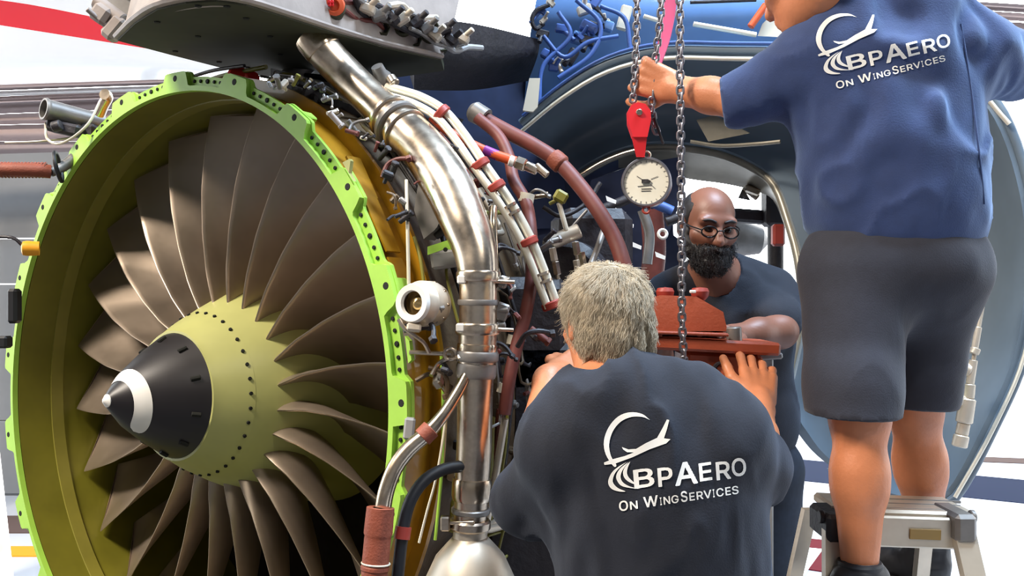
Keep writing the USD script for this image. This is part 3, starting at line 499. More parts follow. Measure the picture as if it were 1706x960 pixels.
# wing root structure with fittings in the upper middle
wr = thing('wing_structure', 'blue-grey wing underside structure with small fittings behind the chains', 'wing', W(1060, 60, 3.3))
part(wr, 'skin_panel', loft([[W(905, -60, 3.3), W(1100, -60, 3.3), W(1330, -60, 3.3)], [W(890, 20, 3.28), W(1100, 10, 3.26), W(1330, 15, 3.28)], [W(880, 90, 3.36), W(1090, 60, 3.3), W(1330, 70, 3.36)], [W(868, 240, 3.5), W(1090, 160, 3.45), W(1330, 160, 3.5)]], .05, 5), 'cowlout')
part(wr, 'cable_loop', tube([W(915, 8, 3.15), W(893, 18, 3.15), W(886, 35, 3.15), W(893, 48, 3.16), W(905, 40, 3.18)], .008, 8), 'dark')
for k in range(24):
    x, y = rng.uniform(892, 1010), rng.uniform(2, 120); q = W(x, y, 3.16 + .02*rng.random()); s = rng.uniform(.015, .04)
    part(wr, 'fitting', cat(rbox(q, (s*1.6, s, s), s*.15, axes(0, 0, rng.uniform(-60, 60))), rod(q, q+A([rng.uniform(-.05, .05), -.02, rng.uniform(-.05, .05)]), s*.3)), rng.choice(['bluegrey', 'bluegrey', 'dark', 'alu', 'cowlout']))
for P in ([(930, 20), (950, 60), (905, 110), (898, 170)], [(960, 0), (1000, 40), (985, 90), (930, 130)], [(905, 60), (940, 95), (980, 70), (1030, 60)], [(1000, 10), (1040, 30), (1050, 80)]):
    part(wr, 'hydraulic_line', tube([W(x, y, 3.13) for x, y in P], .008, 8), 'bluegrey', smooth=60)
part(wr, 'bright_strip', rod(W(1072, 27, 3.1), W(1096, 34, 3.1), .008), 'tubewhite'); part(wr, 'bright_strip', rod(W(1155, 40, 3.1), W(1260, 58, 3.1), .009), 'tubewhite')
part(wr, 'seam', rod(W(1150, 4, 3.15), W(1260, 0, 3.15), .006), 'dark'); part(wr, 'cream_plate', rbox(W(1040, 30, 3.18), (.04, .02, .09), .006, axes(0, 0, 15)), 'cream')
wt = part(wr, 'white_box', hull([W(1270, 40, 3.0), W(1300, 10, 3.0), W(1308, 45, 3.0), W(1300, 62, 3.0), W(1262, 60, 3.0), W(1270, 40, 3.1), W(1300, 10, 3.1), W(1308, 45, 3.1), W(1262, 60, 3.1)]), 'cream'); part(wt, 'red_stripe', rod(W(1250, 45, 2.98), W(1276, 8, 2.98), .012), 'orange')

# ------------------------------------------------------------------ opened thrust reverser half
tr = thing('thrust_reverser_cowl', 'large opened C-shaped engine cowl with blue-grey inside, behind the person on the ladder', 'engine cowl', W(1480, 1050, 2.9))
def rw(l): return [W(*p) for p in l]
OUT = [(868, 205, 3.12), (935, 150, 3.06), (1010, 106, 3.0), (1100, 84, 2.95), (1220, 84, 2.88), (1340, 85, 2.8), (1480, 85, 2.72), (1600, 118, 2.66), (1672, 190, 2.62), (1716, 320, 2.6), (1726, 450, 2.6), (1708, 590, 2.6), (1655, 715, 2.6), (1592, 828, 2.62)]
INN = [(955, 300, 3.45), (985, 280, 3.44), (1030, 258, 3.42), (1085, 246, 3.38), (1150, 248, 3.34), (1210, 260, 3.3), (1262, 284, 3.24), (1292, 312, 3.18), (1312, 365, 3.12), (1330, 430, 3.06), (1337, 500, 3.02), (1330, 560, 3.0), (1316, 620, 2.98), (1306, 668, 2.96)]
MID = [tuple(np.array(o)*.5 + np.array(i)*.5 + A([0, 0, .24])) for o, i in zip(OUT, INN)]
MI2 = [tuple(np.array(o)*.82 + np.array(i)*.18 + A([0, 0, .14])) for o, i in zip(OUT, INN)]
MI3 = [tuple(np.array(o)*.2 + np.array(i)*.8 + A([0, 0, .14])) for o, i in zip(OUT, INN)]
BOT = [(1592, 828, 2.62), (1500, 850, 2.72), (1420, 826, 2.82), (1350, 765, 2.9), (1306, 668, 2.96)]
OUT2, INN2 = OUT + [(1540, 848, 2.66), ], INN + [(1322, 712, 2.94)]
MID2, MI22, MI32 = MID + [(1425, 805, 3.0)], MI2 + [(1490, 835, 2.82)], MI3 + [(1360, 758, 2.98)]
part(tr, 'inner_skin', loft([rw(OUT2), rw(MI22), rw(MID2), rw(MI32), rw(INN2)], -.03, 5), 'cowl', smooth=80, label='smooth blue-grey inner skin of the opened cowl')
part(tr, 'outer_rim', tube(rw(OUT2), .014, 12, .04), 'cowl', smooth=80); part(tr, 'inner_rim', tube(rw(INN2), .017, 12, .04), 'cowlrim', smooth=80)
LIP = [(x, y+dy, d+.18) for (x, y, d), dy in zip(INN[2:9], (24, 34, 46, 42, 30, 18, 8))]
part(tr, 'inner_lip', loft([rw(INN[2:9]), rw([(x, y+dy*.5, d+.10) for (x, y, d), dy in zip(INN[2:9], (24, 34, 46, 42, 30, 18, 8))]), rw(LIP)], -.012, 4), 'cowlrim', smooth=80)
part(tr, 'rim_seal', tube([p + A([0, -.03, -.035]) for p in rw(OUT[:9])], .007, 10, .04), 'tubewhite', smooth=80)
part(tr, 'rim_strip', tube([W(x+3, y-12, d-.02) for x, y, d in OUT[:6]], .006, 8, .04), 'bluegrey', smooth=80)
part(tr, 'edge_strip', tube([W(x-1, y+1, d-.02) for x, y, d in OUT[9:]], .006, 8, .04), 'tubewhite', smooth=80)
part(tr, 'outer_skin', loft([rw(OUT2), [p + A([.10, .35, .03]) for p in rw(OUT2)], [p + A([.0, .8, -.06]) for p in rw(OUT2)]], -.02, 3), 'cowl', smooth=80)
part(tr, 'cream_tab', slab([W(882, 130, 3.0), W(900, 130, 3.0), W(896, 178, 3.0), W(888, 186, 3.0), W(871, 184, 3.0)], (0, .02, 0)), 'cream', label='cream tab at the end of the cowl rim')
part(tr, 'wear_strip', tube(rw([(960, 296, 3.2), (1000, 272, 3.18), (1035, 257, 3.16), (1060, 250, 3.14)]), .006, 8), 'steel')
part(tr, 'wear_strip', tube(rw([(1150, 236, 3.1), (1200, 243, 3.08), (1260, 240, 3.04), (1300, 236, 3.0)]), .007, 8), 'cowlrim'); part(tr, 'reflective_plate', hull(rw([(1160, 200, 3.12), (1190, 192, 3.12), (1250, 222, 3.08), (1180, 236, 3.1), (1160, 200, 3.14), (1250, 222, 3.1)])), 'cowlrim')
hg = part(tr, 'hold_open_rod', tube(rw([(1645, 440, 2.52), (1640, 490, 2.52), (1628, 560, 2.52), (1622, 600, 2.52)]), .006, 10), 'alu', label='slim rod with pale fittings on the cowl')
for y0, y1, x0, x1, R in ((545, 580, 1630, 1624, .011), (580, 590, 1626, 1622, .016), (600, 640, 1622, 1616, .013), (640, 664, 1616, 1614, .017), (664, 705, 1612, 1606, .026), (705, 725, 1606, 1602, .02), (725, 745, 1602, 1598, .024)): part(hg, 'rod_fitting', rod(W(x0, y0, 2.515), W(x1, y1, 2.515), R*.86, 12), 'alu')
part(hg, 'side_arm', rod(W(1582, 664, 2.52), W(1612, 672, 2.52), .02), 'alu'); part(hg, 'side_arm', rod(W(1600, 612, 2.53), W(1618, 618, 2.52), .02), 'alu'); part(hg, 'green_cap', hull(rw([(1566, 655, 2.5), (1578, 640, 2.5), (1586, 660, 2.5), (1576, 682, 2.5), (1568, 672, 2.5), (1576, 660, 2.54)])), 'lime')
part(tr, 'foot_prop', cat(rod(W(1560, 835, 2.75), W(1560, 835, 2.75)*A([1, 1, 0]), .02), rod(W(1400, 800, 2.98), W(1400, 800, 2.98)*A([1, 1, 0]), .01)), 'alu')
# items seen through the cowl's opening
th_ = thing('exhaust_mount', 'dark brackets and links seen through the cowl opening beside the person in glasses', 'engine mount', W(1280, 420, 3.6))
part(th_, 'cross_beam', rbox(W(1262, 362, 3.5), (.40, .08, .05), .01, axes(0, 0, 4)), 'dark'); part(th_, 'post', rbox(W(1292, 330, 3.45), (.09, .09, .22), .012), 'dark')
part(th_, 'brass_fitting', cat(rbox(W(1252, 318, 3.4), (.06, .04, .03), .006, axes(0, 0, 20)), rod(W(1240, 312, 3.4), W(1262, 330, 3.4), .012)), 'heat'); part(th_, 'grey_hook', hull(rw([(1230, 330, 3.4), (1238, 312, 3.4), (1250, 334, 3.4), (1240, 326, 3.45)])), 'greypart')
part(th_, 'red_bracket', rbox(W(1296, 392, 3.3), (.045, .04, .08), .008), 'redclamp'); part(th_, 'grey_cone', lathe(W(1212, 395, 3.8), (1, 0, -.12), [(0, 0), (0, .09), (.14, .055), (.18, 0)], 24), 'greypart')
part(th_, 'cover_plate', loft([rw([(985, 300, 3.3), (1060, 275, 3.3), (1130, 262, 3.3)]), rw([(975, 380, 3.32), (1040, 340, 3.32), (1128, 350, 3.32)]), rw([(975, 520, 3.35), (1030, 450, 3.34), (1080, 470, 3.34)])], .03, 3), 'navygrey')
part(th_, 'firewall', slab(rw([(925, 300, 3.55), (1000, 262, 3.55), (1090, 250, 3.55), (1138, 270, 3.55), (1138, 318, 3.55), (1120, 330, 3.55), (1122, 392, 3.55), (1138, 405, 3.55), (1138, 600, 3.55), (840, 600, 3.55), (840, 330, 3.55)]), (0, .04, 0)), 'navygrey')
part(th_, 'cable_duct', tube(rw([(1085, 350, 3.1), (1090, 420, 3.1), (1080, 500, 3.1)]), .04, 14), 'hose', smooth=60)
part(th_, 'white_gap_piece', ringtorus(W(1104, 390, 2.75), (.1, -1, 0), .013, .005, 18, 8), 'white')
for x, y in ((1018, 332), (1034, 352), (1047, 372), (1060, 408), (1100, 425)): part(th_, 'white_gap_piece', hull(rw([(x-9, y-6, 2.8), (x+9, y+2, 2.8), (x+8, y+8, 2.8), (x-7, y+3, 2.8), (x, y, 2.82)])), 'white')  # bright background showing through gaps, put in as white pieces
for P in ([(1070, 350), (1082, 390), (1078, 440)], [(1050, 300), (1075, 330), (1120, 352)], [(1000, 350), (1050, 330), (1110, 300)], [(1110, 370), (1140, 362), (1200, 368)]): part(th_, 'pipe', tube(rw([(x, y, 2.95) for x, y in P]), .017, 10), rng.choice(['dark', 'bluegrey', 'greypart']), smooth=60)
part(th_, 'leg', cat(rod(W(1292, 340, 3.5), W(1292, 340, 3.5)*A([1, 1, 0]), .03), rod(W(1010, 400, 3.4), W(1010, 400, 3.4)*A([1, 1, 0]), .03)), 'dark')

# ------------------------------------------------------------------ hoist: chains, hook block, dial
def chain(label, pd, group=None, name='lifting_chain'):
    P = spline([W(*p) for p in pd], .002); s = np.r_[0, np.cumsum(np.linalg.norm(np.diff(P, axis=0), axis=1))]
    pitch = .0168; n = int(s[-1]/pitch); c = thing(name, label, 'chain', P[-1], group)
    for k in range(n):
        q = A([np.interp((k+.5)*pitch, s, P[:, j]) for j in range(3)]); q2 = A([np.interp((k+.5)*pitch+.004, s, P[:, j]) for j in range(3)]); d = unit(q2-q)
        x, y, _ = frame(d, (0, 1, 0)); x, y = (x, y) if k % 2 else (y, x)
        x, y = unit(x+.35*y), unit(y-.35*x)
        t = np.linspace(0, 2*np.pi, 17)[:-1]; l, w = .0074, .0063
        ctr = [q + d*(np.sign(math.sin(g))*l*.55 + w*math.sin(g)*1.0) + x*w*math.cos(g)*1.08 for g in t]
        ctr = A(ctr + ctr[:1]); V = []; T = np.gradient(A(list(ctr[-2:-1]) + list(ctr) + [ctr[1]]), axis=0)[1:-1]
        for i in range(16):
            z = np.cross(unit(T[i]), y); V += [ctr[i] + 0.0035*(math.cos(g)*y + math.sin(g)*z) for g in np.linspace(0, 2*np.pi, 7)[:-1]]
        i, j = np.meshgrid(np.arange(16), np.arange(6), indexing='ij'); i = i.ravel(); j = j.ravel(); e, f = (i+1) % 16, (j+1) % 6
        part(c, 'link', (A(V), np.vstack([np.stack([i*6+j, e*6+j, e*6+f], 1), np.stack([i*6+j, e*6+f, i*6+f], 1)])), 'chain', smooth=True)
    return c
chain('left hoist chain that ends at the red hook block', [(1062, -70, 2.1), (1060, 60, 2.1), (1057, 130, 2.1), (1054, 172, 2.1)])
chain('middle hoist chain running through the fist of the person on the ladder', [(1104, -70, 2.07), (1101, 20, 2.07), (1093, 90, 2.08), (1086, 160, 2.09), (1088, 200, 2.1), (1096, 225, 2.1)])
chain('long right-hand hoist chain hanging straight down in front of the person in glasses', [(1132, -70, 2.0), (1133, 120, 2.0), (1135, 350, 2.0), (1136, 520, 2.0), (1140, 612, 2.02)])
hb = thing('hook_block', 'bright red hook block hanging above the round dial', 'hook', W(1065, 262, 2.1))
part(hb, 'cheek_plate', prism(Polygon([(-.025, .045), (-.018, .058), (-.004, .064), (.012, .060), (.023, .046), (.024, .026), (.016, -.012), (-.014, -.012), (-.024, .018)]).buffer(.002), W(1066, 218, 2.07), (1, 0, 0), (0, 0, 1), (0, .03, 0)), 'red')
part(hb, 'shank', hull(rw([(1052, 228, 2.075), (1078, 228, 2.075), (1074, 262, 2.08), (1060, 262, 2.08), (1052, 228, 2.1), (1078, 228, 2.1), (1074, 262, 2.1), (1060, 262, 2.1)])), 'red'); part(hb, 'pin', rod(W(1065, 187, 2.065), W(1065, 187, 2.105), .0075), 'steel')
part(hb, 'latch_wire', rod(W(1090, 196, 2.09), W(1105, 240, 2.09), .003), 'dark')
dg = thing('dial_gauge', 'round white-faced dial gauge hanging below the red hook block', 'gauge', W(1077, 350, 2.1))
gc, gd = W(1077, 304, 2.09), unit((-.28, -1, .05)); gx, gy, _ = frame(gd); gx = -gx if gx[0] < 0 else gx
part(dg, 'case', lathe(gc, gd, [(-.03, 0), (-.03, .050), (-.022, .057), (.006, .0585), (.010, .056), (.010, .0525), (.004, .051)], 48), 'chain'); part(dg, 'dial', lathe(gc, gd, [(.004, .0525), (.0042, 0)], 48), 'dial')
nd = part(dg, 'needle', prism(Polygon([(-.010, -.003), (.008, -.004), (.011, .002), (.004, .006), (-.01, .006)]), gc+gd*.006, gx, gy, gd*.003), 'dark')
part(dg, 'dial_mark', cat(*[prism(Polygon([(x0, y0), (x1, y1), (x1+.0008, y1+.0012), (x0+.0008, y0+.0012)]), gc+gd*.005, gx, gy, gd*.001) for x0, y0, x1, y1 in ((-.022, .014, -.010, .006), (.010, .006, .026, .012), (-.02, -.010, .012, -.008), (-.012, -.016, .012, -.016), (.01, -.006, .02, -.016), (-.012, -.021, .010, -.021))]), 'greypart', smooth=False)
for k in range(24): g = k*15*math.pi/180; part(dg, 'tick', prism(Polygon([(math.cos(g)*.046-.0006, math.sin(g)*.046), (math.cos(g)*.046+.0006, math.sin(g)*.046), (math.cos(g)*.050+.0006, math.sin(g)*.050), (math.cos(g)*.050-.0006, math.sin(g)*.050)]).buffer(.0002), gc+gd*.0048, gx, gy, gd*.0006), 'greypart', smooth=False)
part(dg, 'eye', ringtorus(gc + gy*.064, gd, .008, .003, 18, 8), 'steel'); part(dg, 'lower_eye', ringtorus(gc - gy*.064, gd, .008, .003, 18, 8), 'redclamp')
solo('sling_strap', loft([rw([(1106, -60, 2.12), (1108, 0, 2.12), (1098, 60, 2.12), (1092, 104, 2.12)]), rw([(1130, -60, 2.11), (1128, 0, 2.11), (1118, 60, 2.11), (1102, 108, 2.11)])], .004, 4), 'pink', 'pink lifting sling with a white edge between the chains', 'sling')

# ------------------------------------------------------------------ red-brown gearbox on its stand
gb = thing('gearbox_housing', 'red-brown cast housing standing on the light grey stand', 'gearbox', W(1180, 640, 2.2))
part(gb, 'upper_casting', hull([W(x, y, d) for x, y, d in ((1070, 500, 2.12), (1100, 492, 2.12), (1160, 494, 2.12), (1205, 520, 2.12), (1212, 552, 2.12), (1068, 552, 2.1), (1070, 500, 2.26), (1160, 494, 2.26), (1205, 520, 2.26), (1212, 552, 2.26), (1068, 552, 2.26))]), 'gearbox', smooth=25)
part(gb, 'flange', rbox((W(1068, 566, 2.17)+W(1280, 580, 2.17))/2, (.32, .17, .030), .006, axes(0, 0, 3)), 'gearbox'); part(gb, 'flange_lip', rbox((W(1072, 553, 2.09)+W(1210, 558, 2.09))/2, (.20, .03, .008), .003, axes(0, 0, 2)), 'gearbox')
part(gb, 'lower_casting', cat(rbox(W(1195, 612, 2.18), (.19, .13, .09), .015, axes(0, 0, 3)), rod(W(1208, 618, 2.09), W(1208, 618, 2.12), .022)), 'gearbox'); part(gb, 'port', lathe(W(1202, 617, 2.09), (0, -1, 0), [(-.01, .02), (.004, .02), (.004, .015), (-.006, .013), (-.006, 0)], 20), 'dark')
for x in (1108, 1166): part(gb, 'red_knob', lathe(W(x, 494, 2.15), (0, 0, 1), [(-.01, .012), (0, .02), (.012, .022), (.02, .018), (.022, 0)], 20), 'redclamp')
part(gb, 'knob_mark', rbox(W(1154, 486, 2.12), (.014, .012, .008), .002), 'white')
part(gb, 'steel_boss', rod(W(1222, 545, 2.12), W(1224, 575, 2.12), .018), 'greypart')
for x in (1075, 1100, 1165, 1195, 1200): part(gb, 'bolt', rod(W(x, 556, 2.085), W(x, 561, 2.085), .005, 8), 'hose2', smooth=False)
sd = thing('support_stand', 'light grey upright stand holding up the red-brown housing', 'stand', W(1276, 600, 2.2)*A([1, 1, 0]))
tp = W(1276, 590, 2.2); part(sd, 'post', rbox((tp[0], tp[1]+.02, tp[2]/2), (.034, .06, tp[2]-.02), .005), 'grey')
part(sd, 'top_plate', rbox(W(1262, 592, 2.2), (.09, .12, .016), .004, axes(0, 0, -4)), 'grey'); part(sd, 'arm', rbox(W(1235, 645, 2.24), (.14, .05, .02), .004), 'grey'); part(sd, 'foot', rbox((tp[0], tp[1], .02), (.5, .4, .04), .01), 'grey')

# ------------------------------------------------------------------ step ladder
ld = thing('step_ladder', 'aluminium step ladder under the person in shorts', 'ladder', W(1492, 860, 1.98)*A([1, 1, 0]))
lz = W(1492, 838, 1.98)[2]
part(ld, 'top_cap', rbox((W(1490, 850, 1.98)[0], 1.99, lz-.012), (.300, .155, .022), .006, axes(0, 0, 2)), 'alu'); 
for y in (1.935, 1.98, 2.02): part(ld, 'cap_ridge', rod((W(1385, 835, y)[0], y, lz+.001), (W(1600, 845, y)[0], y, lz-.008), .0035, 8), 'greypart')
part(ld, 'front_apron', rbox((W(1494, 872, 1.9)[0], 1.902, lz-.042), (.262, .012, .066), .004, axes(0, 0, 2)), 'alu'); part(ld, 'sticker', rbox((W(1543, 878, 1.89)[0], 1.894, lz-.046), (.066, .003, .022), .0008, axes(0, 0, 2)), 'tan', label='tan label plate on the ladder front')
for k, s in enumerate((-1, 1)):
    xt = W(1494+s*106, 860, 1.9)[0]
    part(ld, 'corner_bracket', cat(rbox((xt, 1.93, lz-.03), (.045, .12, .06), .008), rod((xt+s*.02, 1.9, lz-.01), (xt+s*.03, 1.9, lz-.01), .014)), 'greypart' if s > 0 else 'dark')
    part(ld, 'front_rail', hull([(xt+s*.0+dx, 1.895+dy, lz-.03) for dx in (-.022, .022) for dy in (-.012, .012)] + [(xt+s*.10+dx, 1.60+dy, 0.0) for dx in (-.022, .022) for dy in (-.012, .012)]), 'alu')
    part(ld, 'rail_groove', hull([(xt+dx-s*.004, 1.880+dy, lz-.08) for dx in (-.006, .006) for dy in (0, .004)] + [(xt+s*.10+dx-s*.004, 1.584+dy, 0.02) for dx in (-.006, .006) for dy in (0, .004)]), 'greypart')
    part(ld, 'rear_rail', hull([(xt+dx, 2.05+dy, lz-.03) for dx in (-.015, .015) for dy in (-.012, .012)] + [(xt+s*.08+dx, 2.42+dy, 0.0) for dx in (-.015, .015) for dy in (-.012, .012)]), 'alu')
for z in (.81, .56, .30):
    q = 1-z/lz; xl, xr = W(1376, 860, 1.9)[0]-.10*q, W(1612, 860, 1.9)[0]+.10*q; part(ld, 'step', rbox(((xl+xr)/2, 1.895-.295*q+.0, z), (xr-xl, .09, .025), .005), 'alu')
    part(ld, 'rear_rung', rbox(((xl+xr)/2, 2.06+.36*q, z-.06), (xr-xl, .05, .025), .005), 'alu')

# ------------------------------------------------------------------ background aircraft and hangar panels
ac = thing('parked_aircraft', 'white aircraft fuselage with a red band in the bright background at upper left', 'aircraft', (-3.0, 8.0, 1.5))
def strip(l, off=0): return [W(*p)+A([0, off, 0]) for p in l]
R0 = [(-300, -330, 8.2), (-60, -300, 8), (150, -270, 8.2), (420, -220, 8.6)]; R1 = [(-300, -50, 7.6), (-60, -8, 7.5), (90, 15, 7.5), (420, 85, 7.8)]; R2 = [(-300, -10, 7.5), (-60, 32, 7.4), (190, 72, 7.5), (420, 110, 7.7)]; R3 = [(-300, 90, 7.5), (-60, 100, 7.5), (190, 110, 7.6), (420, 130, 7.8)]; R4 = [(-300, 160, 8.0), (-60, 152, 8.0), (190, 138, 8.1), (420, 122, 8.3)]
part(ac, 'upper_fuselage', loft([strip(R0), strip(R1)], .05, 5), 'planewhite', smooth=80); part(ac, 'red_band', loft([strip(R1), strip(R2)], .05, 5), 'planered', smooth=80, label='red band along the fuselage'); part(ac, 'lower_fuselage', loft([strip(R2), strip(R3), strip(R4)], .05, 5), 'planewhite', smooth=80)
part(ac, 'stand_leg', cat(rod(W(-200, 150, 8.2), W(-200, 150, 8.2)*A([1, 1, 0]), .08), rod(W(250, 140, 8.3), W(250, 140, 8.3)*A([1, 1, 0]), .08)), 'grey')
wg = thing('wing_flap', 'pinkish-grey wing edge with long seams behind the left of the fan case', 'wing', W(100, 190, 5.6))
ys = [(146, 128), (158, 136), (166, 148), (176, 152), (196, 176), (212, 200), (236, 236), (262, 246)]
for k in range(7):
    l0, r0 = ys[k]; l1, r1 = ys[k+1]; d = 5.5 + .06*k; part(wg, 'skin_strip', loft([[W(-150, l0, d), W(120, (l0+r0)/2, d), W(420, r0, d)], [W(-150, (l0+l1)/2, d-.04), W(120, (l0+r0+l1+r1)/4, d-.05), W(420, (r0+r1)/2, d-.04)], [W(-150, l1-1, d), W(120, (l1+r1)/2-1, d), W(420, r1-1, d)]], .02, 4), ['wing2', 'planewhite', 'wing', 'wing2', 'wing', 'wing', 'wing2'][k], smooth=80)
part(wg, 'jack_post', rod(W(-80, 250, 5.8), W(-80, 250, 5.8)*A([1, 1, 0]), .06), 'grey')
pn = thing('hangar_door', 'grey panelled hangar door leaf far left behind the fan case', 'door', W(60, 700, 6.5)*A([1, 1, 0]))
for y0, y1 in ((252, 396), (399, 472), (475, 566), (569, 700)): part(pn, 'panel', hull([W(x, y, 6.5) for x in (-220, 330) for y in (y0, y1)] + [W(x, y, 6.6) for x in (-220, 330) for y in (y0, y1)]), 'panel', smooth=False)
part(pn, 'base_rail', rbox((W(55, 700, 6.5)[0], 6.55, W(0, 700, 6.5)[2]/2), (2.4, .12, W(0, 700, 6.5)[2]), .02), 'panel')
dw = thing('distant_wing', 'pale grey wing edge in the bright background at the upper right corner', 'wing', W(1690, 40, 9.0))
for y0, y1, m in ((8, 20, 'wing2'), (22, 36, 'wing'), (38, 78, 'wing2')): part(dw, 'skin_strip', loft([[W(1560, y0-8, 9.0), W(1700, y0, 9.0), W(1900, y0+14, 9.0)], [W(1560, (y0+y1)/2-8, 8.9), W(1700, (y0+y1)/2, 8.9), W(1900, (y0+y1)/2+14, 8.9)], [W(1560, y1-9, 9.0), W(1700, y1-1, 9.0), W(1900, y1+13, 9.0)]], .05, 3), m, smooth=80)
part(dw, 'jack_post', rod(W(1880, 70, 9.2), W(1880, 70, 9.2)*A([1, 1, 0]), .08), 'grey')
solo('white_board', hull([(-2.62, 4.6, 0), (-1.9, 3.5, 0), (-2.62, 4.6, .7), (-1.9, 3.5, .05), (-2.66, 4.62, 0), (-1.94, 3.52, 0), (-2.66, 4.62, .7)]), 'planewhite', 'white slanted board on the floor at the lower left edge', 'board', smooth=False)
# ------------------------------------------------------------------ people: bodies and clothes as smooth blends, meshed by surface nets
def Rot(z=0, x=0, y=0): return axes(z, x, y)            # rows are the limb's own axes
class Cap:
    def __init__(s, p, q, r0, r1=None, k=.02): s.p, s.q, s.r0, s.r1, s.k = A(p, float), A(q, float), r0, r0 if r1 is None else r1, k
    def box(s): R = max(s.r0, s.r1); return np.minimum(s.p, s.q)-R, np.maximum(s.p, s.q)+R
    def __call__(s, P):
        d = s.q-s.p; t = np.clip(((P-s.p) @ d)/(d @ d+1e-12), 0, 1); return np.linalg.norm(P-s.p-t[:, None]*d, axis=1) - (s.r0+(s.r1-s.r0)*t)
class Ell:
    def __init__(s, c, r, R=None, k=.03): s.c, s.r, s.R, s.k = A(c, float), A(r, float), np.eye(3) if R is None else A(R), k
    def box(s): e = np.abs(s.R.T) @ s.r; return s.c-e, s.c+e
    def __call__(s, P):
        q = (P-s.c) @ s.R.T; k0 = np.linalg.norm(q/s.r, axis=1); k1 = np.linalg.norm(q/s.r**2, axis=1); return np.where(k1 > 1e-9, k0*(k0-1)/np.maximum(k1, 1e-9), -s.r.min())
def smin(x, y, k): h = np.clip(.5+.5*(y-x)/k, 0, 1); return y+(x-y)*h - k*h*(1-h)
class Blend:
    """smooth union of shapes; cuts: (point, normal) half-spaces taken away; dents: shapes taken away; noise: f(P) added"""
    def __init__(s, shapes, cuts=(), dents=(), noise=None, grow=0.0): s.shapes, s.cuts, s.dents, s.noise, s.grow = list(shapes), cuts, dents, noise, grow
    def __call__(s, P):
        D = np.full(len(P), 1.0)
        for q in s.shapes:
            lo, hi = q.box(); m = np.all((P > lo-.12) & (P < hi+.12), axis=1)
            if m.any(): D[m] = smin(D[m], q(P[m]), q.k)
        D -= s.grow
        if s.noise is not None: m = np.abs(D) < .05; D[m] += s.noise(P[m])
        for q in s.dents: D = -smin(-D, q(P), q.k)
        for p, n in s.cuts: D = np.maximum(D, (P-A(p)) @ unit(n))
        return D
    def mesh(s, h):
        lo = np.min([q.box()[0] for q in s.shapes], axis=0)-.04-s.grow; hi = np.max([q.box()[1] for q in s.shapes], axis=0)+.04+s.grow
        n = np.ceil((hi-lo)/h).astype(int)+1; g = [lo[i]+h*np.arange(n[i]) for i in range(3)]
        if min(n) < 14: return nets(s(np.stack(np.meshgrid(*g, indexing='ij'), -1).reshape(-1, 3)).reshape(n), lo, h)
        m = np.ceil(n/4).astype(int); c = s(np.stack(np.meshgrid(*[lo[i]+h*(4*np.arange(m[i])+1.5) for i in range(3)], indexing='ij'), -1).reshape(-1, 3)).reshape(m)
        D = np.repeat(np.repeat(np.repeat(c, 4, 0), 4, 1), 4, 2)[:n[0], :n[1], :n[2]].copy(); near = np.argwhere(np.abs(D) < 4.2*h + .022)
        D[tuple(near.T)] = s(lo + h*near); return nets(D, lo, h)
def nets(D, lo, h):
    S = D < 0; n = A(D.shape); acc = np.zeros((*(n-1), 3)); cnt = np.zeros(n-1)
    offs = [(i, j, k) for i in (0, 1) for j in (0, 1) for k in (0, 1)]
    def sub(X, o): return X[o[0]:n[0]-1+o[0], o[1]:n[1]-1+o[1], o[2]:n[2]-1+o[2]]
    for o in offs:
        for ax in range(3):
            if o[ax]: continue
            o2 = list(o); o2[ax] = 1; d0, d1 = sub(D, o), sub(D, o2); m = (d0 < 0) != (d1 < 0)
            t = np.where(m, d0/np.where(m, d0-d1, 1), 0); 
            for b in range(3): acc[..., b] += np.where(m, o[b] + (t if b == ax else 0), 0)
            cnt += m
    act = cnt > 0; idx = np.full(act.shape, -1); idx[act] = np.arange(act.sum()); ijk = np.argwhere(act)
    V = A(lo) + h*(ijk + acc[act]/cnt[act][:, None]); F_ = []
    for ax in range(3):
        b, c = (ax+1) % 3, (ax+2) % 3; sl0 = [slice(None)]*3; sl1 = [slice(None)]*3; sl0[ax] = slice(0, -1); sl1[ax] = slice(1, None)
        m = S[tuple(sl0)] != S[tuple(sl1)]; e = np.argwhere(m); ok = (e[:, b] > 0) & (e[:, c] > 0) & (e[:, b] < n[b]-1) & (e[:, c] < n[c]-1); e = e[ok]
        if not len(e): continue
        fl_ = S[tuple(sl0)][tuple(e.T)]; q = []
        for db, dc in ((-1, -1), (0, -1), (0, 0), (-1, 0)): w = e.copy(); w[:, b] += db; w[:, c] += dc; q.append(idx[tuple(w.T)])
        q = np.stack(q, 1); q[~fl_] = q[~fl_][:, ::-1]; F_ += [q[:, [0, 1, 2]], q[:, [0, 2, 3]]]
    return V, np.vstack(F_)
def wrinkle(amp, sc, stretch=(1, 1, 1), seed=0):
    st = A(stretch, float)
    def f(P):
        q = P*st*sc; w = meshkit.fbm(q, 2, seed); x = meshkit.noise(q*.5 + 1.7*w[:, None], seed+5)
        return amp*(np.abs(2*x-1)*1.2 + .6*(w-.5) - .4)
    return f
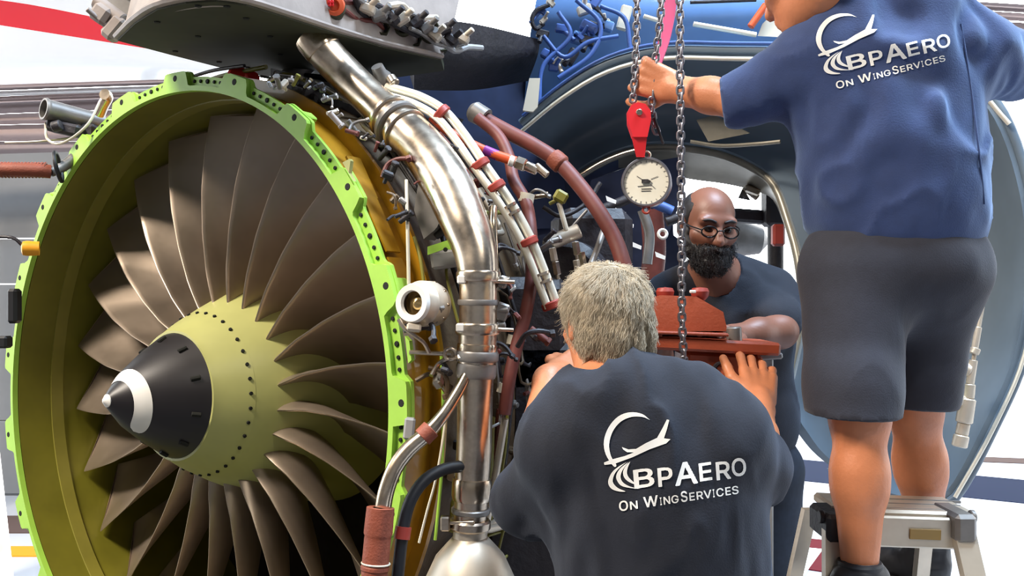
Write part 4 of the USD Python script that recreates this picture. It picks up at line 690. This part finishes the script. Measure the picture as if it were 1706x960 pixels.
def hand(w, e, f, nrm, curl, size=1.0, thumb=1, spread=1.0, thumb_to=None):
    """hand shapes: wrist w, forearm from e, fingers along f, palm facing nrm; curl: bend per joint in degrees for the four fingers"""
    f = unit(f); nrm = unit(A(nrm) - f*(A(nrm) @ f)); sd_ = np.cross(f, nrm)*thumb; s = size; o = []
    w = A(w); kn = [w + f*.085*s + sd_*x*s for x in (.030, .010, -.010, -.028)]
    o.append(Cap(w - f*.02, w + f*.02, .026*s, .024*s, .015))
    for i, k_ in enumerate(kn): o.append(Cap(w + f*.015*s + sd_*(.016-.011*i)*s, k_, .0165*s, .0115*s, .008))
    ln = [(.042, .026, .020), (.047, .030, .022), (.043, .028, .021), (.034, .021, .018)]
    for i in range(4):
        p = kn[i]; c = curl[i] if np.ndim(curl) else curl; ang = 0; sp = unit(f + sd_*(.10, .03, -.04, -.12)[i]*spread)
        for j in range(3):
            ang += math.radians(c[j] if np.ndim(c) else c*(1, 1, .7)[j]); q = p + (sp*math.cos(ang) + nrm*math.sin(ang))*ln[i][j]*s
            o.append(Cap(p, q, (.0098, .0088, .0080)[j]*s, (.0090, .0080, .0070)[j]*s, .004)); p = q
    b = w + f*.028*s + sd_*.022*s + nrm*.006*s
    if thumb_to is None: m = b + (f*.55 + sd_*.7 + nrm*.25)*.045*s; t = m + (f*.85 + sd_*.25 + nrm*.35)*.034*s; t2 = t + (f*.9 + nrm*.4)*.026*s
    else: t2 = A(thumb_to); m = b*.6 + t2*.4 + sd_*.012*s; t = b*.28 + t2*.72 + sd_*.006*s
    o += [Cap(b, m, .0155*s, .0115*s, .010), Cap(m, t, .0112*s, .0100*s, .004), Cap(t, t2, .0100*s, .0085*s, .004)]
    return o
def head_shapes(c, R, s_=1.0):
    """c: head centre; R rows: right, forward (face), up"""
    R = A(R); g = lambda x, y, z: A(c) + s_*(x*R[0] + y*R[1] + z*R[2])
    o = [Ell(g(0, -.012, .030), (.076, .094, .085), R, .02), Ell(g(0, .030, -.045), (.058, .062, .075), R, .03), Ell(g(0, .062, -.092), (.030, .026, .022), R, .02),
         Cap(g(0, .086, .012), g(0, .108, -.030), .009, .015, .012), Ell(g(.012, .098, -.034), (.010, .010, .008), R, .008), Ell(g(-.012, .098, -.034), (.010, .010, .008), R, .008),
         Cap(g(-.045, .074, .026), g(.045, .074, .026), .014, .014, .015), Cap(g(-.055, .055, -.02), g(-.03, .078, -.022), .018, .016, .02), Cap(g(.055, .055, -.02), g(.03, .078, -.022), .018, .016, .02),
         Cap(g(-.018, .089, -.062), g(.018, .089, -.062), .008, .008, .006), Cap(g(-.015, .087, -.074), g(.015, .087, -.074), .009, .009, .006)]
    for s in (-1, 1): o += [Ell(g(s*.081, -.012, -.004), (.010, .020, .034), R, .006), Ell(g(s*.079, -.006, -.022), (.010, .014, .016), R, .006)]
    for q in o:
        if isinstance(q, Ell): q.r = A(q.r)*s_
        else: q.r0 *= s_; q.r1 *= s_
    return o, g
def skin(parent, name, meshes, m, label=None): return part(parent, name, cat(*meshes), m, smooth=True, label=label)
def project(field, px, py, dmin, off=.002, n=60):
    """bearings (px, py) carried on to the surface of a blend, lifted off it a little"""
    dv = np.stack([(px-CX)/F, np.ones(len(px)), -(py-CY)/F], 1); k = np.linalg.norm(dv, axis=1); s = np.full(len(px), dmin, float)
    for _ in range(n): s += np.clip(field(A([0, 0, CAMZ]) + dv*s[:, None]) - off, -.05, .05)*.7/k
    return A([0, 0, CAMZ]) + dv*s[:, None]
def tri2d(poly, h):
    """fine triangles over a 2-D polygon"""
    v, f = trimesh.creation.triangulate_polygon(poly, engine='earcut'); v = A(v)[:, :2]; v = np.c_[v, np.zeros(len(v))]
    v, f = trimesh.remesh.subdivide_to_size(v, f, h, max_iter=12); return v[:, :2], f
CREST = [[(1083, 700), (1070, 690), (1050, 687), (1030, 694), (1014, 712), (1006, 735), (1009, 757), (1022, 777), (1027, 775), (1018, 760), (1015, 740), (1021, 719), (1034, 703), (1052, 695), (1070, 695)],
         [(1006, 771), (1018, 766), (1041, 760), (1056, 754), (1045, 754), (1038, 749), (1036, 745), (1047, 749), (1060, 748), (1075, 739), (1096, 729), (1117, 732), (1110, 739), (1082, 749), (1054, 762), (1024, 773), (1007, 775)],
         [(1095, 729), (1104, 713), (1111, 699), (1115, 700), (1111, 716), (1106, 731)],
         [(1044, 770), (1030, 778), (1019, 788), (1013, 803), (1018, 814), (1030, 819), (1042, 819), (1029, 813), (1021, 803), (1024, 790), (1033, 779)],
         [(1047, 770), (1034, 780), (1027, 791), (1028, 801), (1038, 811), (1066, 815), (1050, 811), (1038, 804), (1034, 795), (1037, 784)],
         [(1050, 769), (1043, 776), (1038, 786), (1040, 796), (1049, 804), (1064, 809), (1054, 802), (1046, 793), (1045, 783)]]
def words():
    """the lettering in the bearings of the near worker's shirt: (name, vertices, triangles)"""
    out = []
    def put(txt, x0, y0, x1, y1, cap, name):
        tm = meshkit.text_mesh(txt, 1.0, .01, bold=True); v = A(tm.vertices); fz = A(tm.faces); top = A(tm.face_normals)[:, 2] > .9; fz = fz[top]
        w = v[:, 0].max()-v[:, 0].min(); x = (v[:, 0]-v[:, 0].min())/w; ux, uy = x1-x0, y1-y0
        tilt = math.atan2(uy, ux); P = np.stack([x0 + ux*x + v[:, 1]*cap*math.sin(tilt)*0.6, y0 + uy*x - v[:, 1]*cap*math.cos(tilt)], 1)
        q = np.c_[P, np.zeros(len(P))]; q, fz = trimesh.remesh.subdivide_to_size(q, fz, 5.0, max_iter=10); out.append((name, q[:, :2], fz))
    put('B', 1057, 814, 1091, 809, 30, 'letter'); put('P', 1097, 811, 1122, 808, 30, 'letter'); put('A', 1125, 809, 1163, 804, 36, 'letter')
    put('E', 1166, 802, 1187, 799, 29, 'letter'); put('R', 1194, 800, 1218, 797, 29, 'letter'); put('O', 1220, 794, 1244, 791, 28, 'letter')
    for txt, a0, a1, cap in (('O', 1032, 1047, 16), ('N', 1050, 1063, 13), ('W', 1073, 1097, 17), ('I', 1100, 1103, 12.5), ('N', 1106, 1117, 12.5), ('G', 1119, 1131, 12.5), ('S', 1135, 1146, 17), ('E', 1149, 1158, 13), ('R', 1161, 1172, 13), ('V', 1173, 1186, 13), ('I', 1188, 1191, 13), ('C', 1194, 1206, 13), ('E', 1209, 1218, 13), ('S', 1220, 1231, 13)):
        yb = lambda x: 852-(x-1032)*.1487
        put(txt, a0, yb(a0), a1, yb(a1), cap, 'small_letter')
    return out
WORDS = words()
def emblem(parent, field, T, dmin):
    """crest and lettering printed on the back of a shirt; T maps the near shirt's bearings to this one's"""
    mp = lambda P: P if T is None else np.c_[P, np.ones(len(P))] @ T
    items = []
    for k, l in enumerate(CREST):
        g = Polygon(spline_n(A(l + l[:1], float), 4) if k in (0, 3, 4, 5) else l).buffer(0); g = max(getattr(g, 'geoms', [g]), key=lambda q: q.area)
        v, f = tri2d(g, 4.0); items.append(('emblem_stroke', v, f[:, ::-1]))
    items += WORDS; P = mp(np.vstack([q[1] for q in items])); X = project(field, P[:, 0], P[:, 1], dmin); o = 0
    for name, v, f in items: part(parent, name, (X[o:o+len(v)], f), 'print', smooth=True); o += len(v)
def strands(parent, name, field, cen, n, grow, m, length=.035, width=.0009, keep=None, seed=3, step=6, wild=.25):
    g = np.random.default_rng(seed); d = g.normal(size=(n*3, 3)); d /= np.linalg.norm(d, axis=1)[:, None]; s = np.zeros(len(d)); P = A(cen) + 0*d
    for _ in range(40): s -= field(P)*.8; s = np.maximum(s, 0); P = A(cen) + d*s[:, None]
    ok = np.abs(field(P)) < .004
    if keep is not None: ok &= keep(P)
    P, d = P[ok][:n], d[ok][:n]; eps = .003
    G = np.stack([field(P+A(e))-field(P-A(e)) for e in np.eye(3)*eps], 1); G /= np.linalg.norm(G, axis=1)[:, None]+1e-9
    F0 = grow(P, g) + wild*g.normal(size=P.shape); F0 -= G*(F0*G).sum(1)[:, None]; F0 /= np.linalg.norm(F0, axis=1)[:, None]+1e-9
    ln = length*g.uniform(.6, 1.25, len(P))[:, None]; pts = []
    for j in range(step):
        t = j/(step-1); q = P + F0*ln*t + G*(.0035*math.sin(math.pi*t*.8)+.0018) + .0025*t*g.normal(size=P.shape); pts.append(q)
    pts = np.stack(pts, 1) - parent.base
    path = parent.path + '/' + numbered(name, parent.path); c = UsdGeom.BasisCurves.Define(stage, path)
    c.CreateTypeAttr('linear'); c.CreateCurveVertexCountsAttr(Vt.IntArray.FromNumpy(np.full(len(pts), step, np.int32))); c.CreatePointsAttr(Vt.Vec3fArray.FromNumpy(pts.reshape(-1, 3).astype(np.float32)))
    wd = np.tile(width*np.linspace(1, .45, step), len(pts)).astype(np.float32); c.CreateWidthsAttr(Vt.FloatArray.FromNumpy(wd)); c.SetWidthsInterpolation('vertex')
    UsdShade.MaterialBindingAPI.Apply(c.GetPrim()).Bind(UsdShade.Material.Get(stage, '/World/Looks/' + m)); keys(c.GetPrim(), kind='stuff')
Lk = {k: str(v.GetPath()).split('/')[-1] for k, v in M.items()}

# --- the grey-haired worker in front, seen from behind, reaching to the housing
w1 = thing('person', 'person seen from behind in a black printed T-shirt, leaning in with both arms reaching forward', 'person', (.27, 1.62, 0))
Lsh, Lel, Lwr = W(938, 742, 1.62), W(884, 828, 1.74), W(916, 632, 1.93); Rsh, Rel, Rwr = W(1206, 722, 1.62), W(1262, 778, 1.72), W(1266, 680, 1.96)
hc = W(1009, 536, 1.70); hR = axes(22, -4, -4); HS = .90; nk = W(1015, 640, 1.60)
def Eh(c, r, R, k): return Ell(c, A(r)*HS, R, k*HS)
pel = A([.262, 1.66, .86])
body = [Ell(W(1100, 960, 1.66), (.165, .11, .22)), Ell(W(1075, 790, 1.65), (.175, .11, .19)), Cap(nk + A([0, .02, -.06]), hc + A([-.004, .015, -.04]), .058, .056, .03), Cap(Lsh, nk + A([-.03, .02, -.04]), .055, .05, .05), Cap(Rsh, nk + A([.03, .02, -.04]), .055, .05, .05),
        Cap(Lsh, Lel, .050, .041, .03), Cap(Rsh, Rel, .050, .041, .03), Ell(pel, (.165, .125, .13))]
for s in (-1, 1):
    hp = pel + A([s*.09, 0, -.04]); kn_ = A([pel[0]+s*.11, 1.63, .47]); an = A([pel[0]+s*.12, 1.68, .09]); body += [Cap(hp, kn_, .085, .058, .04), Cap(kn_, an, .056, .038, .03)]
hs_, hg_ = head_shapes(hc, hR, HS)
fleft = [Cap(Lsh*.25+Lel*.75, Lel, .040, .040, .02), Cap(Lel, Lel*.45+Lwr*.55, .041, .040, .02), Cap(Lel*.45+Lwr*.55, Lwr, .043, .033, .02)] + hand(Lwr + .01*unit(W(965, 606, 1.99)-Lwr), Lel, W(965, 606, 1.99)-Lwr, (.4, .8, -.3), 26, 1.1, 1)
Rf = W(1262, 585, 2.10)-Rwr
fright = [Cap(Rsh*.25+Rel*.75, Rel, .040, .040, .02), Cap(Rel, Rel*.5+Rwr*.5, .041, .037, .02), Cap(Rel*.5+Rwr*.5, Rwr, .036, .029, .02)] + hand(Rwr + .01*unit(Rf), Rel, Rf, A([.05, 1, .1]), [(4, 14, 14), (8, 18, 14), (12, 22, 18), (16, 26, 20)], 1.12, 1, 1.3, thumb_to=W(1205, 597, 2.06))
skin(w1, 'body', [Blend(body + hs_).mesh(.008), Blend(fleft).mesh(.0045), Blend(fright).mesh(.004)], 'skin')
tor = [Ell(W(1105, 985, 1.66), (.195, .135, .26), k=.08), Ell(W(1078, 800, 1.65), (.200, .135, .19), k=.08), Ell(W(1060, 715, 1.645), (.165, .105, .10), k=.06), Cap(Lsh, W(1000, 668, 1.62), .066, .058, .06), Cap(Rsh, W(1050, 660, 1.62), .066, .062, .06), Cap(W(960, 690, 1.64), W(1150, 665, 1.64), .06, .055, .06),
       Cap(Lsh, Lel + (Lel-Lsh)*.10, .066, .068, .05), Cap(Rsh, Rel, .066, .062, .05), Cap(Rel, Rel*.86+Rwr*.14, .058, .052, .03), Cap(W(985, 662, 1.62), W(1068, 634, 1.62), .046, .046, .05)]
fold = wrinkle(.017, 10, (1.6, 1, .55), 11)
shirt1 = Blend(tor, cuts=[((0, 0, .86), (0, 0, -1))], dents=[Cap(nk + A([0, .045, .015]), hc + A([0, .03, -.01]), .060, .085, .025)], noise=fold)
part(w1, 'shirt', shirt1.mesh(.0065), 'shirt', smooth=True, label='dark navy T-shirt with a white print on the back'); SH1 = Node(w1.path + '/shirt', w1.base)
emblem(SH1, shirt1, None, 1.40)
tr1 = [Ell(pel, (.185, .145, .15), k=.05)]
for s in (-1, 1):
    hp = pel + A([s*.09, 0, -.04]); kn_ = A([pel[0]+s*.11, 1.63, .47]); an = A([pel[0]+s*.12, 1.68, .06]); tr1 += [Cap(hp, kn_, .10, .078, .04), Cap(kn_, an, .076, .066, .03)]
    part(w1, 'shoe', hull([an + A([dx, dy, dz]) for dx in (-.045, .045) for dy, dz in ((-.07, -.058), (-.07, .03), (.19, -.058), (.17, -.02), (.05, .03))]), 'boot')
part(w1, 'trousers', Blend(tr1, noise=wrinkle(.01, 8, (1, 1, .6), 4)).mesh(.012), 'jeans', smooth=True)
g = hg_
hair1 = Blend([Eh(g(0, -.014, .030), (.081, .099, .086), hR, .02), Eh(g(0, -.045, -.030), (.074, .058, .062), hR, .03), Eh(g(.0, -.052, -.068), (.052, .032, .028), hR, .03)], dents=[Eh(g(0, .085, -.03), (.085, .09, .085), hR, .02)], noise=wrinkle(.009, 30, (1, 1, .4), 21))
part(w1, 'hair', hair1.mesh(.004), 'hair', smooth=True)
crown = g(.01, -.05, .13)
def grow1(P, rg): d = P-crown; sw = np.cross(d, A([0, -.4, .9])); return d/np.linalg.norm(d, axis=1)[:, None] + .35*sw/np.linalg.norm(sw, axis=1)[:, None] + A([0, 0, -.6])
strands(w1, 'hair_strands', hair1, g(0, -.03, .01), 15000, grow1, 'grey_hair', .034, .0008, seed=5, wild=.08)

# --- the man on the ladder, seen from behind, one fist on the chain
w2 = thing('person', 'person in dark blue-tinted printed T-shirt and knee-length shorts standing on the ladder, gripping a chain', 'person', W(1470, 960, 1.96))
Lsh, Lel, Lwr = W(1362, 105, 1.95), W(1236, 168, 1.98), W(1132, 150, 2.07); Rsh, Rel, Rwr = W(1612, 92, 1.97), W(1706, 120, 2.08), W(1800, 60, 2.3)
hc = W(1344, -42, 1.93); hR = axes(38, -20, 0); nk = W(1396, 4, 1.975)
hpL, knL, anL = W(1425, 470, 1.94), W(1432, 690, 1.86), W(1432, 955, 1.84); hpR, knR, anR = W(1550, 460, 1.98), W(1524, 680, 2.08), W(1545, 905, 2.17)
body = [Ell(W(1490, 400, 1.97), (.16, .11, .16)), Ell(W(1480, 200, 1.96), (.17, .11, .25)), Cap(nk + A([.02, 0, -.05]), hc + A([.02, -.01, -.04]), .060, .058, .03), Cap(Lsh, nk, .055, .055, .05), Cap(Rsh, nk, .055, .055, .05), Cap(Lsh, Lel, .050, .044, .03), Cap(Rsh, Rel, .050, .042, .03), Cap(Rel, Rwr, .040, .028, .03),
        Cap(hpL, knL, .085, .060, .04), Cap(knL, knL*.55+anL*.45, .052, .053, .03), Cap(knL*.62+anL*.38, anL, .054, .035, .03), Cap(hpR, knR, .085, .060, .04), Cap(knR, knR*.55+anR*.45, .052, .055, .03), Cap(knR*.62+anR*.38, anR, .056, .036, .03)]
hs_, hg_ = head_shapes(hc, hR)
fl_ = [Cap(Lsh*.3+Lel*.7, Lel, .042, .042, .02), Cap(Lel, Lel*.5+Lwr*.5, .043, .039, .02), Cap(Lel*.5+Lwr*.5, Lwr, .038, .030, .02)] + hand(Lwr, Lel, W(1075, 128, 2.1)-Lwr, A([.15, .9, .25]), [(55, 75, 50), (58, 75, 50), (60, 75, 50), (62, 75, 50)], 1.12, 1)
skin(w2, 'body', [Blend(body + hs_).mesh(.008), Blend(fl_).mesh(.0042), Blend(hand(Rwr, Rel, Rwr-Rel, (0, 0, -1), 25)).mesh(.005)], 'skin')
tor = [Ell(W(1490, 345, 1.97), (.195, .145, .19), k=.09), Ell(W(1478, 190, 1.96), (.205, .14, .22), k=.09), Ell(W(1480, 90, 1.95), (.20, .11, .11), k=.06), Cap(Lsh, W(1425, 30, 1.94), .072, .062, .06), Cap(Rsh, W(1520, 12, 1.95), .080, .07, .06), Cap(W(1415, 18, 1.95), W(1540, 15, 1.95), .06, .07, .06),
       Cap(Lsh, W(1226, 168, 1.98), .078, .058, .06), Cap(Rsh, W(1690, 112, 2.06), .082, .07, .05)]
shirt2 = Blend(tor, cuts=[(W(1490, 430, 1.97), (-.22, 0, -1)), (W(1203, 165, 2.0), (-1, .3, -.12))], dents=[Cap(nk + A([-.01, .03, .04]), hc, .060, .075, .01)], noise=wrinkle(.019, 8, (1.3, 1, .8), 31))
part(w2, 'shirt', shirt2.mesh(.0075), 'shirtblue', smooth=True, label='dark T-shirt tinted blue for lens flare, with a white print across the shoulders'); SH2 = Node(w2.path + '/shirt', w2.base)
src = A([(1006, 771), (1117, 732), (1110, 700), (1056, 814), (1244, 790), (1032, 852), (1231, 822), (1008, 735), (1083, 698)], float); dst = A([(1363, 97), (1463, 44), (1456, 25), (1411, 113), (1584, 78), (1397, 148), (1575, 101), (1358, 63), (1426, 28)], float)
T2 = np.linalg.lstsq(np.c_[src, np.ones(len(src))], dst, rcond=None)[0]
emblem(SH2, shirt2, T2, 1.70)
part(SH2, 'side_seam', tube(list(project(shirt2, A([1601, 1612, 1622, 1632, 1640.0]), A([40, 110, 180, 260, 340.0]), 1.7, .001)), .0022, 6), 'shirtblue')
sh = [Ell(W(1490, 440, 1.97), (.192, .145, .14), k=.06), Cap(hpL, W(1421, 640, 1.88), .112, .092, .05), Cap(W(1421, 640, 1.88), W(1420, 700, 1.86), .092, .090, .03), Cap(hpR, W(1530, 650, 2.06), .115, .082, .05), Cap(W(1530, 650, 2.06), W(1527, 700, 2.1), .082, .076, .03)]
part(w2, 'shorts', Blend(sh, cuts=[(W(1430, 690, 1.9), (-.04, 0, -1))], noise=wrinkle(.012, 7, (1, 1, .6), 8)).mesh(.008), 'shorts', smooth=True, label='charcoal knee-length work shorts')
def boot(par, an, yaw):
    Rb = axes(yaw); bt = Blend([Cap(an + A([0, 0, .035]), an + A([0, 0, -.05]), .050, .048, .02), Cap(an + A([0, 0, -.06]), an + A([0, 0, -.065]) + .15*Rb[1], .045, .040, .03), Ell(an + A([0, 0, -.07]) + .13*Rb[1], (.048, .07, .034), Rb, .02), Cap(an + A([0, 0, .03]) - .03*Rb[0], an + A([0, 0, .03]) + .03*Rb[0], .034, .034, .01)], cuts=[(an + A([0, 0, -.105]), (0, 0, -1))], noise=wrinkle(.005, 30, seed=3))
    b = part(par, 'boot', bt.mesh(.006), 'boot', smooth=True); part(b, 'sole', hull([an + A([0, 0, -.108]) + Rb[0]*x + Rb[1]*y + A([0, 0, z]) for x in (-.046, .046) for y in (-.05, .19) for z in (0, .016)]), 'dark')
    part(b, 'sock', lathe(an + A([0, 0, .02]), (0, 0, 1), [(0, .04), (.045, .046), (.05, .043), (.05, .03)], 20), 'black')
boot(w2, anL + A([0, 0, -.045]), 12); boot(w2, anR, 30)
g2 = hg_
part(w2, 'hair', Blend([Ell(g2(0, -.022, .040), (.084, .096, .084), hR, .02), Ell(g2(0, -.06, -.02), (.074, .044, .060), hR, .03)], noise=wrinkle(.006, 40, seed=9)).mesh(.006), 'hair', smooth=True)

# --- the third worker behind the housing
w3 = thing('person', 'person in plain dark T-shirt and glasses facing the viewer behind the red-brown housing', 'person', W(1215, 700, 2.58)*A([1, 1, 0]))
hc = W(1180, 376, 2.46); hR = axes(180+8, -14, -3); nk = W(1195, 462, 2.56)
Ash, Ael, Awr = W(1283, 496, 2.58), W(1300, 552, 2.42), W(1222, 560, 2.33); Bsh, Bel, Bwr = W(1118, 500, 2.58), W(1092, 600, 2.45), W(1104, 560, 2.31)
pel = W(1225, 770, 2.62)
body = [Ell(W(1210, 560, 2.60), (.17, .11, .22)), Ell(W(1222, 690, 2.61), (.16, .115, .20)), Ell(pel, (.16, .12, .12)), Cap(nk + A([0, 0, -.05]), hc + A([0, .01, -.04]), .060, .058, .03), Cap(Ash, nk, .055, .055, .05), Cap(Bsh, nk, .055, .055, .05), Cap(Ash, Ael, .048, .043, .03), Cap(Bsh, Bel, .048, .042, .03), Cap(Bel, Bwr, .041, .03, .03)]
for s in (-1, 1): body += [Cap(pel + A([s*.09, 0, -.03]), A([pel[0]+s*.10, 2.6, .5]), .085, .06, .04), Cap(A([pel[0]+s*.10, 2.6, .5]), A([pel[0]+s*.11, 2.66, .09]), .057, .04, .03)]
HS = .90; hs_, hg_ = head_shapes(hc, hR, HS); g = hg_
def Ch(p, q, r0, r1, k): return Cap(p, q, r0*HS, r1*HS, k*HS)
fa = [Cap(Ash*.3+Ael*.7, Ael, .043, .044, .02), Cap(Ael, Ael*.5+Awr*.5, .045, .040, .02), Cap(Ael*.5+Awr*.5, Awr, .039, .029, .02)] + hand(Awr, Ael, W(1180, 545, 2.24)-Awr, A([-.2, -.3, -.9]), 24, 1.05, 1)
skin(w3, 'body', [Blend(body, dents=[]).mesh(.010), Blend([Cap(nk + A([0, 0, -.03]), hc + A([0, .01, -.04]), .058, .057, .03)] + hs_, dents=[Eh(g(s*.031, .094, .004), (.017, .014, .010), hR, .008) for s in (-1, 1)]).mesh(.0045), Blend(fa).mesh(.005), Blend(hand(Bwr, Bel, A([.1, -.5, .3]), (0, 0, -1), 30)).mesh(.006)], 'skin2')
for s in (-1, 1):
    part(w3, 'eye', (lambda m: (A(m.vertices)*.010 + g(s*.031, .079, .003), A(m.faces)))(trimesh.creation.icosphere(2, 1.0)), 'eye', smooth=True)
    part(w3, 'eyebrow', tube([g(s*.014, .094, .025), g(s*.032, .092, .031), g(s*.05, .080, .026)], .0055, 8, flat=.7), 'hairdark', smooth=True)
brd = Blend([Eh(g(0, .045, -.078), (.062, .058, .055), hR, .02), Eh(g(0, .075, -.098), (.042, .036, .036), hR, .02), Ch(g(-.068, .01, -.01), g(-.060, .03, -.07), .013, .02, .02), Ch(g(.068, .01, -.01), g(.060, .03, -.07), .013, .02, .02), Ch(g(-.03, .095, -.058), g(0, .105, -.050), .009, .010, .01), Ch(g(.03, .095, -.058), g(0, .105, -.050), .009, .010, .01)], dents=[Eh(g(0, .085, -.012), (.058, .055, .032), hR, .012), Eh(g(0, .112, -.066), (.020, .012, .006), hR, .004)], noise=wrinkle(.008, 70, seed=14))
part(w3, 'beard', brd.mesh(.0045), 'hairdark', smooth=True)
strands(w3, 'beard_strands', brd, g(0, .055, -.08), 1500, lambda P, rg: 0*P + hR[1]*.4 - hR[2], 'dark_hair', .014, .0012, seed=8, wild=.3)
part(w3, 'hair', Blend([Eh(g(0, -.020, .030), (.081, .095, .082), hR, .02), Eh(g(0, -.05, -.02), (.078, .055, .06), hR, .02)], dents=[Eh(g(0, .11, .02), (.10, .115, .062), hR, .015), Eh(g(0, .03, .12), (.075, .11, .06), hR, .02)], noise=wrinkle(.003, 60, seed=2)).mesh(.005), 'hairdark', smooth=True)
gl = part(w3, 'glasses', cat(*[tube([g(s*.033 + 0.024*math.cos(q), .106-.004*abs(math.cos(q)), -.002 + .016*math.sin(q)) for q in np.linspace(0, 2*np.pi, 25)], .0022, 6, .004) for s in (-1, 1)], tube([g(-.010, .108, .002), g(0, .112, .004), g(.010, .108, .002)], .002, 6), *[tube([g(s*.056, .102, .002), g(s*.078, .05, .004), g(s*.083, -.005, .006)], .002, 6) for s in (-1, 1)]), 'glasses', smooth=True)
for s in (-1, 1): part(gl, 'lens', lathe(g(s*.033, .105, -.002), hR[1], [(0, .0), (0, .015), (.0008, .015), (.0008, 0)], 20), 'lensglass')
tor = [Ell(W(1212, 545, 2.60), (.195, .135, .20), k=.08), Ell(W(1222, 690, 2.61), (.185, .14, .22), k=.08), Cap(Ash, W(1215, 462, 2.56), .068, .055, .06), Cap(Bsh, W(1175, 462, 2.56), .068, .055, .06), Cap(Ash, Ash*.25+Ael*.75, .070, .066, .05), Cap(Bsh, Bsh*.25+Bel*.75, .070, .062, .05)]
part(w3, 'shirt', Blend(tor, cuts=[(W(1222, 800, 2.6), (0, 0, -1))], dents=[Cap(nk + A([0, -.02, -.02]), hc, .060, .075, .01)], noise=wrinkle(.012, 9, (1, 1, .8), 41)).mesh(.009), 'shirt', smooth=True)
tr3 = [Ell(pel, (.180, .14, .14), k=.05)]
for s in (-1, 1):
    tr3 += [Cap(pel + A([s*.09, 0, -.03]), A([pel[0]+s*.10, 2.6, .5]), .10, .078, .04), Cap(A([pel[0]+s*.10, 2.6, .5]), A([pel[0]+s*.11, 2.66, .07]), .076, .068, .03)]
    part(w3, 'shoe', hull([A([pel[0]+s*.11, 2.66, .06]) + A([dx, dy, dz]) for dx in (-.045, .045) for dy, dz in ((.07, -.058), (.07, .03), (-.19, -.058), (-.17, -.02), (-.05, .03))]), 'boot')
part(w3, 'trousers', Blend(tr3, noise=wrinkle(.01, 8, (1, 1, .6), 6)).mesh(.012), 'jeans', smooth=True)
